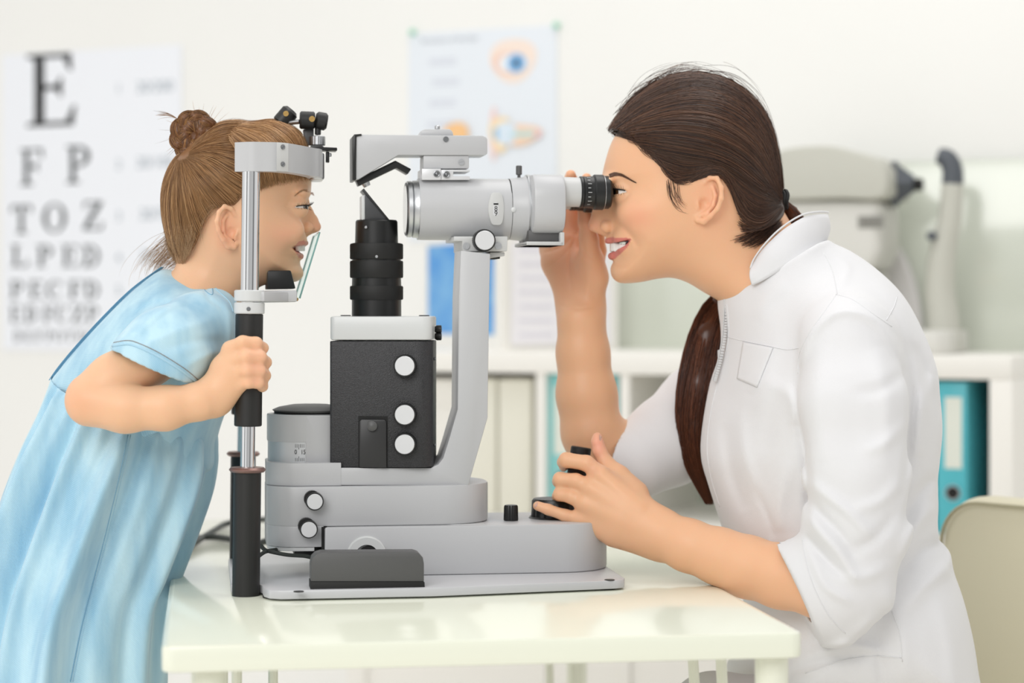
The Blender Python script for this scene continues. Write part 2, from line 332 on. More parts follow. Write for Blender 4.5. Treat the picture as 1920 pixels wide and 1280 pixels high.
# open folder on the cabinet top
T = Thing('open_folder', 'white folder standing open on the shelf unit with a blue page', 'folder', WALL, (WALL.px(945, 640, CF+.1).x, CF+.1, ztop))
sp = WALL.px(944, 640, CF+.08); L = WALL.px(800, 600, CF+.30); R = WALL.px(1158, 612, CF+.28)
def leaf(p, q, z0, z1, th):
    bm = bmesh.new(); d = Vector((q.x-p.x, q.y-p.y, 0)).normalized(); n = Vector((-d.y, d.x, 0))*th
    prism(bm, [(p.x, p.y), (q.x, q.y), (q.x+n.x, q.y+n.y), (p.x+n.x, p.y+n.y)], 2, z0, z1); return bm
ftop = WALL.px(944, 440, CF+.08).z
fin(leaf(sp, L, ztop, ftop, .004), 'cover', white, T); fin(leaf(sp, R, ztop, ftop, .004), 'cover', white, T)
lerp = lambda p, q, t: p+(q-p)*t
off = Vector((-.0, -.006, 0))
fin(leaf(lerp(sp, L, .1)+off, lerp(sp, L, .96)+off, ztop+.028, ftop-.012, .001), 'blue_page', mat('blue_print', '73b2e4', .5, var=.2, vscale=14, vcol='3f92dc'), T)
fin(leaf(lerp(sp, R, .08)+off, lerp(sp, R, .95)+off, ztop+.01, ftop-.012, .001), 'text_page', mat('lilac_page', 'f0eef2', .6), T)
bm = bmesh.new()
for k in range(7):
    for c in (.15, .55):
        p = lerp(sp, R, c)+off*1.3; q = lerp(sp, R, c+.3)+off*1.3; z = ftop-.03-k*.026
        d = (q-p).normalized()
        prism(bm, [(p.x, p.y), (q.x, q.y), (q.x, q.y+.0006), (p.x, p.y+.0006)], 2, z, z+.006)
fin(bm, 'printed_text', mat('lilac_text', 'e2e0e9', .8), T)
# ---------------------------------------------------------------- refractometer on the cabinet
PV = CF+.2
T = Thing('refractometer', 'grey tabletop refractometer with dark cone on the shelf unit behind the doctor', 'eye testing device', WALL, (WALL.px(1660, 660, PV).x, PV, ztop))
shell = mat('warm_grey_shell', 'c2c2b8', .5); shell2 = mat('pale_grey_shell', 'd6d5cf', .5); slate = mat('slate_plastic', '53585f', .5)
def pp(pts, v): return [((q := WALL.px(x, y, v)).x, q.z) for x, y in pts]
bm = bmesh.new(); prism(bm, pp(cat([(1455, 372), (1468, 305), (1500, 285), (1570, 279), (1620, 288), (1678, 312), (1680, 372), (1600, 376)], 5, True), PV), 1, PV-.09, PV+.09, .02, 4); fin(bm, 'upper_housing', shell, T)
bm = bmesh.new(); prism(bm, pp([(1470, 378), (1668, 378), (1670, 470), (1655, 500), (1630, 515), (1560, 520), (1480, 520)], PV), 1, PV-.075, PV+.075, .015, 4); fin(bm, 'lower_housing', shell2, T)
bm = bmesh.new(); prism(bm, pp([(1560, 515), (1655, 512), (1638, 600), (1650, 655), (1560, 655)], PV), 1, PV-.05, PV+.05, .01, 3); fin(bm, 'neck', shell2, T)
a = WALL.px(1678, 345, PV); b = WALL.px(1714, 346, PV); c = WALL.px(1730, 346, PV)
bm = bmesh.new(); lathe(bm, a, (1, 0, 0), [(0, .038), (b.x-a.x, .014)], 4); lathe(bm, a+Vector((-.002, 0, 0)), (1, 0, 0), [(0, .04), (.004, .04)], 32); fin(bm, 'cone', slate, T)
bm = bmesh.new(); cyl(bm, b, (1, 0, 0), .011, c.x-b.x); fin(bm, 'lens', M['dark'], T)
a = WALL.px(1608, 428, PV-.078); b = WALL.px(1656, 404, PV-.078)
bm = bmesh.new(); box(bm, a.x, b.x, PV-.0765, PV-.074, a.z, b.z); fin(bm, 'name_plate', mat('plate_grey', '8f8e88', .5), T)
bm = bmesh.new()
for k in range(4): x = a.x+(b.x-a.x)*(.16+.2*k); box(bm, x, x+.006, PV-.0775, PV-.0763, a.z+.008, b.z-.008)
fin(bm, 'plate_mark', mat('plate_dark', '6e6c66', .5), T)
bm = bmesh.new(); path = cat([(1772, 655, .03), (1768, 600, .028), (1762, 540, .026), (1768, 470, .024), (1781, 410, .021), (1786, 345, .019)], 5)
tube(bm, [WALL.px(x, y, PV) for x, y, r in path], [r for x, y, r in path], 16); fin(bm, 'support_arm', shell, T)
bm = bmesh.new(); path = cat([(1786, 345, .019), (1786, 318, .018), (1776, 298, .017), (1760, 292, .014)], 6)
tube(bm, [WALL.px(x, y, PV) for x, y, r in path], [r for x, y, r in path], 16); fin(bm, 'forehead_rest', slate, T)
bm = bmesh.new(); a = WALL.px(1500, 655, PV); b = WALL.px(1800, 655, PV); slab(bm, a.x, b.x, PV-.09, PV+.09, ztop, ztop+.04, .03, .006); fin(bm, 'base', shell2, T)
bm = bmesh.new(); p = WALL.px(1753, 443, PV); cyl(bm, p, (0, -1, 0), .008, .03); fin(bm, 'button', slate, T)
# tissue
bm = bmesh.new(); prism(bm, pp(cat([(1650, 600), (1655, 480), (1672, 452), (1700, 490), (1722, 560), (1728, 655), (1680, 655)], 5, True), PV+.13), 1, PV+.12, PV+.15, .008, 3)
tag(base_origin(fin(bm, 'paper_stack', mat('tissue', 'e2dfde', .8), WALL)), 'white upright paper bundle on the shelf unit behind the refractometer', 'paper')
# ---------------------------------------------------------------- chair
CY = .48; CH = Frame((at(1786, 900, CY).x, CY, 0), math.radians(-50))
T = Thing('office_chair', 'beige upholstered chair with rounded backrest behind the doctor', 'chair', CH, (0, 0, 0))
hide = mat('beige_leather', 'd3cdb4', .45, bump=.15, bscale=300)
zt = 1.05-(925-573)*2.72/4000
bm = bmesh.new(); pts = [(x*(1), z) for x, z in rrect(.0, .44, .42, zt, (.05, .05, .06, .06), 8)]
prism(bm, pts, 1, -.03, .03, .02, 5); fin(bm, 'backrest', hide, T)
bm = bmesh.new(); tube(bm, [(x, -.0315, z) for x, z in rrect(.007, .433, .427, zt-.007, (.045, .045, .055, .055), 8)], .0025, 6); fin(bm, 'piping', mat('beige_seam', 'a59f84', .6), T)
bm = bmesh.new(); slab(bm, .0, .44, -.45, -.035, .40, .48, .05, .015); fin(bm, 'seat', hide, T)
bm = bmesh.new(); cyl(bm, (2.20e-1, -.24, .08), (0, 0, 1), .028, .32); fin(bm, 'column', M['chrome'], T)
for k in range(5):
    a = 2*PI*k/5+.3; bm = bmesh.new(); tube(bm, [(2.20e-1, -.24, .09), (2.20e-1+.27*math.cos(a), -.24+.27*math.sin(a), .065)], [.02, .013], 10); l = fin(bm, 'leg', M['chrome'], T)
    bm = bmesh.new(); cyl(bm, (2.20e-1+.27*math.cos(a)-.01, -.24+.27*math.sin(a), .028), (1, 0, 0), .028, .02); fin(bm, 'caster', M['rub'], T, parent=l)
# ---------------------------------------------------------------- table
T = Thing('desk', 'cream lacquered desk with rounded corners carrying the slit lamp', 'table', Frame((0, 0, 0), DEV.a), (-.067, .2, 0))
U0, U1, V0, V1 = -.3585, .2235, -.327, .80
bm = bmesh.new(); slab(bm, U0, U1, V0, V1, .7265, .75, .012, .003); fin(bm, 'tabletop', M['table'], T)
for x, y, r in ((U0+.042, V0+.035, .0145), (U1-.021, V0+.035, .0155), (U0+.034, V1-.04, .0145), (U1-.021, V1-.04, .0145)):
    bm = bmesh.new(); cyl(bm, (x, y, 0), (0, 0, 1), r, .727); fin(bm, 'leg', M['tleg'], T)
for x, v, lean in ((418, .02, 0), (444, -.05, 0), (512, .10, 0), (1027, .58, .004), (1072, .66, .004), (1298, -.10, .014), (1352, -.16, .010)):
    p = DEV.px(x, 1250, v); q = (p.x+lean, v, 0)
    bm = bmesh.new(); tube(bm, [(p.x, v, .728), (p.x, v, .70), (p.x+lean*3, v, .05), (p.x+lean*3.2, v, 0)], .0055, 10); fin(bm, 'brace_rod', M['tleg'], T)
# cables on the desk
def cable(pts, r, label):
    bm = bmesh.new(); tube(bm, cat([tuple(p) for p in pts], 8), r, 8)
    tag(fin(bm, 'power_cable', M['cable']), label, 'cable')
def tb(x, y, h=0.0): t = (.3-h)/((y-573)/4000); return Vector(((x-960)/4000*t, t-2.25, .75+h))
cable([tb(600, 1000, .05)+Vector((0, .1, 0)), tb(520, 975, .02), tb(490, 974, .012), tb(430, 980, .005), tb(400, 995, .005), tb(345, 1030, .005)], .004, 'black cable curving left from behind the far post, the upper of two')
cable([tb(560, 1000, .03)+Vector((0, .06, 0)), tb(500, 1014, .012), tb(470, 1018, .005), tb(430, 1010, .005), tb(390, 1006, .005), tb(340, 1014, .005)], .004, 'black cable lying flat across the desk behind the posts')
# ================================================================ slit lamp
SL = Thing('slit_lamp', 'grey and black slit lamp microscope with chin rest standing on the cream desk', 'slit lamp', DEV, (0, .12, 0))
MV = .12
D_ = DEV.px
def U(x, v, y=700): return D_(x, y, v).x
def Z(y, v, x=800): return D_(x, y, v).z
def pxp(pts, v): return [((q := D_(x, y, v)).x, q.z) for x, y in pts]
def part(bm, name, m, parent=None, label=None, smooth=32): return fin(bm, name, M[m] if isinstance(m, str) else m, SL, parent, label, smooth)
def pr(pts, v, d, bev=.0015, front=None):
    bm = bmesh.new(); prism(bm, pxp(pts, v if front is None else front), 1, v, v+d, bev); return bm
# base plate
bm = bmesh.new()
half = [(-.294, .006), (-.266, .006), (-.262, -.004), (-.261, -.030), (-.256, -.044), (-.244, -.051), (-.09, -.051), (.108, -.019), (.118, -.012), (.121, 0)]
o = [(x, y) for x, y in half]; o += [(x, .24-y) for x, y in half[::-1]]
prism(bm, o, 2, .002, .011, .0012); basep = part(bm, 'base_plate', 'plate')
for x, y in ((560, 1109), (1143, 1087)):
    p = D_(x, y, 0); t = (.289)/((y-573)/4000); w = ((x-960)/4000*t, t-2.25); q = (w[0]*DEV.c+w[1]*DEV.s, -w[0]*DEV.s+w[1]*DEV.c)
    bm = bmesh.new(); cyl(bm, (q[0], q[1], .0108), (0, 0, 1), .0055, .0008); part(bm, 'plate_screw', 'black', basep)
for x, y in ((-.25, -.02), (-.25, .26), (.10, 0), (.10, .24)):
    bm = bmesh.new(); cyl(bm, (x, y, 0), (0, 0, 1), .012, .003); part(bm, 'rubber_foot', 'rub', basep)
# chin rest posts
def post(v, near):
    xo = 0 if near else -.0
    def ax(y): return U(461+(1118-y)/650*8 if near else 461+(1118-y)/650*8, .0) if True else 0
    def cz(y): return Z(y, 0)
    def cy_(ya, yb, rr, name, m, parent=None, bev=.001, knurl=None):
        bm = bmesh.new(); za, zb = cz(ya), cz(yb); xa, xb = ax(ya), ax(yb)
        d = Vector((xb-xa, 0, zb-za)); cyl(bm, (xa, v, za), d, rr, d.length, bev, n=48); return part(bm, name, m, parent)
    p = cy_(1113 if near else 1098, 880, .0143, 'post', 'grip')
    cy_(881, 872, .019, 'copper_washer', 'copper', p, .002)
    cy_(874, 793, .0075, 'chrome_rod', 'chrome', p)
    h = cy_(796, 588, .0143, 'hand_grip', 'grip')
    c = cy_(588, 567, .0158, 'collar', 'edge', h); cy_(565, 544, .0158, 'collar', 'edge', h)
    cy_(546, 318, .0094, 'chrome_tube', 'chrome', p)
    if near:
        bm = bmesh.new(); q = D_(466, 579, v-.0158); cyl(bm, q, (0, -1, 0), .0022, .0006); part(bm, 'screw', 'screw', c)
post(0, True); post(.24, False)
# head bar, bent in plan around the forehead
bz0, bz1 = .4388, .4690
plan = [(-.290, 0.0), (-.2755, -.0105), (-.262, -.0105), (-.240, -.004), (-.222, .028), (-.206, .064), (-.198, .078), (-.1945, .094), (-.1945, .12)]
plan = plan+[(x, .24-y) for x, y in plan[:-1][::-1]]
inner = [(-.290, .001), (-.280, .010), (-.262, .006), (-.248, .010), (-.232, .034), (-.2175, .072), (-.2110, .096), (-.2095, .12)]
inner = inner+[(x, .24-y) for x, y in inner[:-1][::-1]]
# in the photo the bar's face runs from the post to u at px 612
bm = bmesh.new()
oc = cat(plan, 5); ic = cat(inner, 5)
A = [bm.verts.new((x, y, bz0)) for x, y in oc]; B = [bm.verts.new((x, y, bz1)) for x, y in oc]
n2 = len(oc); idx = np.linspace(0, len(ic)-1, n2); icr = [(np.interp(k, range(len(ic)), ic[:, 0]), np.interp(k, range(len(ic)), ic[:, 1])) for k in idx]
Ai = [bm.verts.new((x, y, bz0)) for x, y in icr]; Bi = [bm.verts.new((x, y, bz1)) for x, y in icr]
for k in range(n2-1):
    bm.faces.new((A[k], A[k+1], B[k+1], B[k])); bm.faces.new((Ai[k], Bi[k], Bi[k+1], Ai[k+1])); bm.faces.new((B[k], B[k+1], Bi[k+1], Bi[k])); bm.faces.new((A[k], Ai[k], Ai[k+1], A[k+1]))
bm.faces.new((A[0], B[0], Bi[0], Ai[0])); bm.faces.new((A[-1], Ai[-1], Bi[-1], B[-1]))
hb = part(bm, 'head_bar', 'brush')
hb.data.materials[0] = M['grey']
q = D_(529, 300, 0)
dirn = Vector((.7, .62, 0)).normalized()
bm = bmesh.new()
a = Vector((U(518, 0), -.0075, 0)); b = Vector((U(541, 0), .0035, 0))
pts = [(a.x, a.y-.0035), (b.x, b.y-.0035), (b.x, b.y+.004), (a.x, a.y+.004)]
prism(bm, pts, 2, bz0+.0003, bz1-.0003, .0006); pl = part(bm, 'cover_plate', 'grey2', hb)
nrm = Vector(((b-a).y, -(b-a).x, 0)).normalized(); mid = (a+b)/2+Vector((0, -.0035, 0))
for y in (279, 311):
    bm = bmesh.new(); screw(bm, (mid.x, mid.y, Z(y, 0)), nrm, .0026); part(bm, 'screw', 'screw', hb)
# forehead strap block at the middle
bm = bmesh.new(); slab(bm, -.207, -.192, .092, .148, .437, .466, .006, .002); part(bm, 'forehead_block', 'brush', hb)
# fixation lamp
fv = .125
bm = bmesh.new(); prism(bm, pxp([(581, 275), (604, 275), (606, 277), (631, 278), (631, 284), (581, 283)], fv), 1, fv-.012, fv+.012, .001); fl = part(bm, 'lamp_bracket', 'black')
bm = bmesh.new(); cyl(bm, D_(595, 273, fv), (0, 0, 1), .0088, .0105, n=40, knurl=(1, 2, .0003)); part(bm, 'clamp_ring', 'brush', fl)
bm = bmesh.new(); cyl(bm, D_(596, 253, fv), (0, 0, 1), .0034, .012); part(bm, 'lamp_stem', 'grip', fl)
bm = bmesh.new(); cyl(bm, D_(562, 225, fv), (D_(589, 226, fv)-D_(562, 225, fv)), .0098, .0165, .0015, 40); j = part(bm, 'joint', 'grip', fl)
bm = bmesh.new(); cyl(bm, D_(591, 225, fv), (D_(614, 229, fv)-D_(591, 225, fv)), .0098, .0135, .0025, 40); part(bm, 'joint', 'grip', fl)
bm = bmesh.new(); screw(bm, D_(585, 223, fv-.0098), (0, -1, 0), .0032, slot=.8); part(bm, 'brass_screw', 'brass', j)
bm = bmesh.new(); tube(bm, [D_(562, 228, fv), D_(535, 231, fv+.01)], .0026, 12); part(bm, 'lamp_rod', 'brush', fl)
v2 = fv+.012; bm = bmesh.new(); p, q = D_(523, 234, v2), D_(547, 206, v2)
cyl(bm, p, (q-p)+Vector((0, 0, 0)), .0098, (q-p).length, .003, 36); j = part(bm, 'lamp_head', 'grip', fl)
bm = bmesh.new(); screw(bm, D_(536, 213, v2-.0098), (0, -1, 0), .0030, slot=.4); part(bm, 'brass_screw', 'brass', j)
bm = bmesh.new(); prism(bm, pxp([(568, 243), (588, 241), (588, 268), (574, 275)], fv+.01), 1, fv+.005, fv+.02, .001); part(bm, 'lamp_hinge', 'dgrey', fl)
bm = bmesh.new(); prism(bm, pxp([(611, 285), (617, 285), (617, 305), (611, 304)], fv), 1, fv-.006, fv+.006, .0005); part(bm, 'lamp_clip', 'grip', fl)
bm = bmesh.new(); cyl(bm, D_(619, 287, fv-.004), (0, 0, -1), .0016, .004); part(bm, 'screw', 'brush', fl)
# chin rest
bm = bmesh.new(); z0, z1 = Z(567, .05), Z(546, .05)
prism(bm, pxp([(478, 545), (556, 544), (556, 566), (478, 567)], .05), 1, .035, .205, .002); prism(bm, [(-.286, -.0), (-.26, -.012), (-.225, .05), (-.225, .19), (-.26, .252), (-.286, .24), (-.25, .2), (-.25, .04)], 2, z0+.001, z1-.001, .001)
cr_ = part(bm, 'chin_rest_arm', 'brush'); cr_.data.materials[0] = M['grey']
bm = bmesh.new(); prism(bm, pxp([(501, 510), (504, 507), (545, 507), (554, 541), (500, 542)], .09), 1, .085, .155, .003); part(bm, 'chin_cup', 'black', cr_)
bm = bmesh.new(); cyl(bm, D_(556, 561, .06), (0, -1, 0), .002, .004); part(bm, 'screw', 'brass', cr_)
# breath shield, a thin glass pane seen almost edge-on
bm = bmesh.new(); prism(bm, pxp([(594.4, 438), (596.6, 438.6), (559.6, 559.4), (557.4, 558.8)], .10), 1, .057, .183); gp = part(bm, 'breath_shield', thin_glass('shield_glass', (.93, .985, .975, 1)), None, 'greenish clear glass breath shield')
bm = bmesh.new(); prism(bm, pxp([(594, 437), (597, 438), (560, 560), (557, 559)], .10), 1, .055, .057, .0003); prism(bm, pxp([(594, 437), (597, 438), (560, 560), (557, 559)], .10), 1, .183, .185, .0003); prism(bm, pxp([(594, 437), (597, 438), (596.4, 440), (593.4, 439)], .10), 1, .057, .183)
part(bm, 'glass_edge', 'glassedge', gp)
# sliding base housing
bm = bmesh.new(); u0, u1 = U(609, .05), U(1143, .085)
slab(bm, u0, u1, .05, .19, Z(1078, .05), Z(986, .05), (.002, .058, .058, .002), .002, 14); hs = part(bm, 'sliding_base', 'grey')
bm = bmesh.new(); slab(bm, u0+.002, u1-.003, .053, .187, .010, Z(1077, .05), (.002, .055, .055, .002), 0); part(bm, 'gap_shade', 'dark', hs)  # dark slab standing in for the shade in the gap under the housing
bm = bmesh.new(); c = D_(687, 1042, .05); lathe(bm, c, (0, -1, 0), [(-.001, .0215), (.003, .0215), (.0045, .020), (.0045, .0125), (-.001, .0125)], 48, caps=False); part(bm, 'boss_ring', 'edge', hs)
bm = bmesh.new(); c = D_(692, 1044, .05); cyl(bm, c, (0, -1, 0), .0125, .003); part(bm, 'boss_hole', 'dark', hs)
bm = bmesh.new(); c = D_(733, 1036, .05); cyl(bm, c, (0, -1, 0), .0018, .003); part(bm, 'set_screw', 'black', hs)
zt_ = Z(986, .05)
c = D_(958, 975, .095); bm = bmesh.new(); lathe(bm, (c.x, .095, zt_), (0, 0, 1), [(0, .0075), (.001, .0082), (.0155, .0078), (.0172, .0068)], 40, knurl=(1, 2, .0007)); part(bm, 'small_knob', 'black', hs)
c = D_(1041, 975, .115); bm = bmesh.new(); lathe(bm, (c.x, .12, zt_), (0, 0, 1), [(0, .029), (.002, .0275), (.002, .0262), (.019, .0255), (.0215, .0235), (.0215, .012)], 48, knurl=(2, 3, .0012)); rg = part(bm, 'joystick_ring', 'black', hs)
jb = Vector((U(1074, .12, 940), .12, zt_+.018)); jt = D_(1090, 838, .12)
bm = bmesh.new(); d = (jt-jb); lathe(bm, jb, d, [(0, .007), (.02, .0075), (.026, .0112), (d.length-.001, .0114), (d.length, .0106)], 36); js = part(bm, 'joystick', 'rub', hs)
# lower arm block, with its drop at the left
v0, v1 = .056, .184
uL = U(500, .075)
bm = bmesh.new(); slab(bm, uL, U(919, .09), v0, v1, Z(984, v0), Z(910, v0), (.035, .058, .058, .035), .002, 12)
slab(bm, uL, U(607, v0), v0, v1, Z(1022, v0), Z(983, v0), (.035, .001, .001, .035), .0008, 12); lo = part(bm, 'lower_arm', 'grey')
bm = bmesh.new(); slab(bm, uL+.001, U(590, v0), v0+.002, v1-.002, Z(1030, v0), Z(1022.5, v0), (.034, .001, .001, .034), .0008); part(bm, 'pivot_foot', 'edge', lo)
bm = bmesh.new(); box(bm, U(552, .07), U(606, .07), .07, .17, Z(1040, .07), Z(1022, .07), .001); part(bm, 'roller', 'black', lo)
bm = bmesh.new(); prism(bm, pxp([(620, 983), (910, 983), (910, 987), (620, 987)], v0), 1, v0+.003, v1-.003); part(bm, 'slide_rail', 'edge', lo)
bm = bmesh.new(); box(bm, U(603, .053), U(613, .053), .053, .15, Z(1040, .053), Z(985, .053)); part(bm, 'dark_gap', 'dark', lo)
def knob(x, y, r, v, m='black', depth=.012, cap='knobw', parent=None, step=None):
    k = (v+2.23)/4000; c = D_(x, y, v); R = r*k
    bm = bmesh.new()
    if step: c2 = D_(x-step[0], y-step[1], v); lathe(bm, c2, (0, -1, 0), [(0, R*1.08), (depth*.5, R*1.08)], 60, knurl=(0, 1, .0004))
    c0 = Vector((c.x, v, c.z))
    lathe(bm, c0, (0, -1, 0), [(0, R*1.18), (depth*.85, R*1.18), (depth, R*1.12)], 72, knurl=(0, 1, .0004)); o = part(bm, 'knob', m, parent)
    bm = bmesh.new(); lathe(bm, c0+Vector((0, -depth-.0001, 0)), (0, -1, 0), [(-.001, R), (.0008, R), (.0014, R*.95)], 48); part(bm, 'knob_cap', cap, o)
knob(589, 938, 14.5, v0, parent=lo, depth=.014, step=(4, 4)); knob(578, 990, 14.5, v0, parent=lo, depth=.014, step=(4, 5))
# slit arm and microscope column
w0, w1 = .064, .176
bm = bmesh.new(); slab(bm, U(500, .08), U(640, .06), w0, w1, Z(908, w0), Z(866, w0), (.035, .0002, .0002, .035), .0003, 12)
ua = part(bm, 'upper_arm', 'grey')
bm = bmesh.new(); col = [(630, 908), (876, 908), (912, 782), (915, 560), (917, 476), (862, 470), (858, 560), (856, 766), (840, 822), (829, 857), (820, 869), (806, 875.5), (630, 875.5)]
prism(bm, pxp(col, .075), 1, w0+.0004, w0+.060, .0012); part(bm, 'column', 'grey', ua)
# rotating drum with the angle scale
bm = bmesh.new(); cu = U(571, .12); R = cu-U(502, .12); lathe(bm, (cu, .12, Z(865, .08)), (0, 0, 1), [(0, R), (Z(827, .08)-Z(865, .08), R)], 72); dr = part(bm, 'scale_drum', mat('drum_steel', 'cfd1d3', .45, .55))
bm = bmesh.new(); zA, zB = Z(827, .08), Z(776, .08); lathe(bm, (cu, .12, zA), (0, 0, 1), [(0, R+.0004), (.001, R+.001), (zB-zA-.001, R+.001), (zB-zA, R)], 72); part(bm, 'drum_cover', 'grey', dr)
bm = bmesh.new(); fv0 = .12-R-.001
prism(bm, rrect(U(573, .08), U(625, .08), Z(866, .08), Z(777, .08), (.002, .001, .001, .002), 4), 1, fv0, .15, .0006)
part(bm, 'drum_front', 'grey', dr)
bm = bmesh.new(); lathe(bm, (cu+.006, .12, Z(774, .08)), (0, 0, 1), [(0, R*.9), (.002, R+.0005), (.003, R+.0012), (.006, R*.85), (.0085, R*.5), (.009, 0.001)], 60); part(bm, 'drum_lid', 'dgrey', dr)
dr2 = M['rub']
bm = bmesh.new(); lathe(bm, (cu+.004, .12, Z(778, .08)), (0, 0, 1), [(0, R*.93), (.004, R*.93)], 48); part(bm, 'drum_gap', 'dark', dr)
bm = bmesh.new()
for k in range(13):           # graduations on the drum face
    th = -PI/2+math.radians(-4+k*2.6)-.22; long_ = k % 5 == 2
    for zz0, zz1 in ((Z(862, .08), Z(856 if not long_ else 853, .08)), (Z(840 if long_ else 837, .08), Z(830, .08))):
        p = Vector((cu+(R+.0003)*math.cos(th), .12+(R+.0003)*math.sin(th), 0)); t = Vector((-math.sin(th), math.cos(th), 0))*.00022
        if p.x > U(572, .08): continue
        vs = [bm.verts.new((p.x+s*t.x, p.y+s*t.y, z)) for s, z in ((-1, zz0), (1, zz0), (1, zz1), (-1, zz1))]; bm.faces.new(vs)
part(bm, 'graduations', 'ink', dr)
bm = bmesh.new()
for s, x in (('0', 554), ('15', 568)):
    c = D_(x, 847, .085); text_mesh(bm, s, None, c.x, .12-math.sqrt(max(R*R-(c.x-cu)**2, 0))-.0008, c.z, .0068, .8)
part(bm, 'scale_numbers', 'ink', dr)
# lamp housing
bv0, bv1 = .062, .150
bm = bmesh.new(); slab(bm, U(622, bv0), U(812, .075), bv0, bv1, Z(875, bv0), Z(639, bv0), (.003, .016, .016, .003), .001, 6); hsg = part(bm, 'lamp_housing', 'blackp')
bm = bmesh.new(); slab(bm, U(622, bv0)+.0002, U(811, .075), bv0-.001, bv1+.001, Z(637, bv0), Z(593, bv0), (.006, .010, .010, .006), .002, 6); cap = part(bm, 'housing_cap', 'edge')
for x in (644, 791):
    bm = bmesh.new(); cyl(bm, D_(x, 597, .09)+Vector((0, 0, .0028)), (0, 0, 1), .0058, .001); part(bm, 'cap_screw', 'black', cap)
for y in (617, 630):
    bm = bmesh.new(); lathe(bm, D_(808, y, .10), (1, 0, 0), [(0, .003), (.0025, .0045), (.007, .0045), (.0075, .003)], 24); part(bm, 'side_knob', 'black', cap)
bm = bmesh.new(); prism(bm, pxp([(676, 780), (731, 780), (731, 876), (676, 876)], bv0), 1, bv0-.0005, bv0+.002); part(bm, 'flap_slot', 'dark', hsg)
bm = bmesh.new(); prism(bm, pxp([(678, 790), (682, 786), (726, 786), (729, 790), (729, 876), (678, 876)], bv0), 1, bv0-.003, bv0+.001, .0008); fp = part(bm, 'flap', mat('black_flap', '2c2c2d', .4), hsg)
bm = bmesh.new(); c = D_(703, 798, bv0-.003); lathe(bm, c, (0, -1, 0), [(0, .0058), (.004, .0055), (.005, .004), (.0062, .001)], 32); part(bm, 'flap_knob', 'dgrey', hsg)
for y in (685, 776, 831): knob(764, y, 18.3, bv0, parent=hsg, depth=.010, step=(-1, 0))
for x, y in ((812, 672), (812, 833)):
    bm = bmesh.new(); cyl(bm, D_(x, y, .09)+Vector((-.0015, 0, 0)), (1, 0, 0), .002, .0022); part(bm, 'screw', 'screw', hsg)
def turn(o, ang, cu_, cv):
    R_ = Matrix.Translation((cu_, cv, 0)) @ Matrix.Rotation(ang, 4, 'Z') @ Matrix.Translation((-cu_, -cv, 0)); R_ = Matrix.Translation(-SL.off) @ R_ @ Matrix.Translation(SL.off)
    for q in [o]+list(o.children_recursive): q.data.transform(R_)
bpy.context.view_layer.update()
for o in (hsg, cap): turn(o, math.radians(-9.5), U(717, bv0), (bv0+bv1)/2-.03)
# illumination tube
k = 2.37/4000
def prof(rows, y0): return [((y0-y)*k, r*k) for y, r in rows]
rows = [(592, 46), (561, 46), (560, 49), (558, 50.5), (538, 50.5), (536, 49), (535, 46), (522, 46), (521, 49), (519, 50.5), (492, 50.5), (489, 49), (488, 42), (486, 42), (485, 49), (483, 50.5), (459, 50.5), (457, 48), (456, 40.5), (416, 39.5), (413, 38)]
c = D_(706, 592, MV); tw = None
def lath(rows, name, m, parent=None, knurl=None, n=72):
    bm = bmesh.new(); cc = D_(706, rows[0][0], MV); lathe(bm, cc, (0, 0, 1), prof(rows, rows[0][0]), n, knurl=knurl); return part(bm, name, m, parent)
tw = lath([(593, 46), (537, 46), (522, 45.5), (457, 45)], 'lens_tube', 'black')
lath([(457, 40), (416, 39), (413, 37)], 'lens_barrel', 'black', tw)
for a, b in ((562, 536), (521, 489), (486, 457)): lath([(a, 48), (a-2, 49.5), (b+2, 49.5), (b, 48)], 'knurled_ring', 'rub', tw, (1, 2, .0006), 120)
for x, y, r in ((706, 481, 48.8), (686, 426, 36)):
    bm = bmesh.new(); cyl(bm, D_(x, y, MV-r*k), (0, -1, 0), .0016, .0012); part(bm, 'set_screw', 'brush', tw)
bm = bmesh.new(); prism(bm, pxp([(686, 362), (727, 411), (684, 412), (684, 366)], MV-.014), 1, MV-.016, MV+.016, .0004); pz = part(bm, 'mirror_holder', mat('graphite', '4a4b4d', .35, .3))
bm = bmesh.new(); prism(bm, pxp([(679, 357), (682, 353), (731, 413), (726, 412)], MV-.017), 1, MV-.018, MV+.018, .0004); part(bm, 'mirror', 'black', pz)
bm = bmesh.new(); prism(bm, pxp([(678, 367), (684, 365), (684, 412), (678, 412)], MV-.014), 1, MV-.015, MV+.015, .0003); part(bm, 'prism_face', 'edge', pz)
# microscope
def bar(rows, name, m, yc=392, v=MV, parent=None, knurl=None, n=72, sc=(1, 1)):
    bm = bmesh.new(); kk = 2.375/4000; x0 = rows[0][0]; cc = D_(x0, yc, v)
    lathe(bm, cc, (1, 0, 0), [(U(x, v, yc)-cc.x, r*kk) for x, r in rows], n, knurl=knurl, sc=sc); return part(bm, name, m, parent)
def ns(r): return r
mb = bar([(783, 57), (792, 57.5), (949, 57.5), (953, 57)], 'microscope_body', 'grey')
bar([(761, 50), (763, 52), (770, 52.5), (771, 51), (772, 50), (773, 53), (781, 53.5), (782, 54), (784, 55)], 'objective_ring', 'brush', parent=mb)
bar([(759.5, 44), (763, 44)], 'objective_lens', 'lens', parent=mb)
bar([(760, 49), (759.6, 45), (763, 44)], 'lens_rim', 'black', parent=mb)
bar([(952, 56.5), (954.5, 56.5)], 'black_joint', 'dark', parent=mb)  # thin black line round the body
bar([(954, 57), (956, 57.5), (980, 60), (984, 62.5)], 'magnification_collar', 'grey', parent=mb)
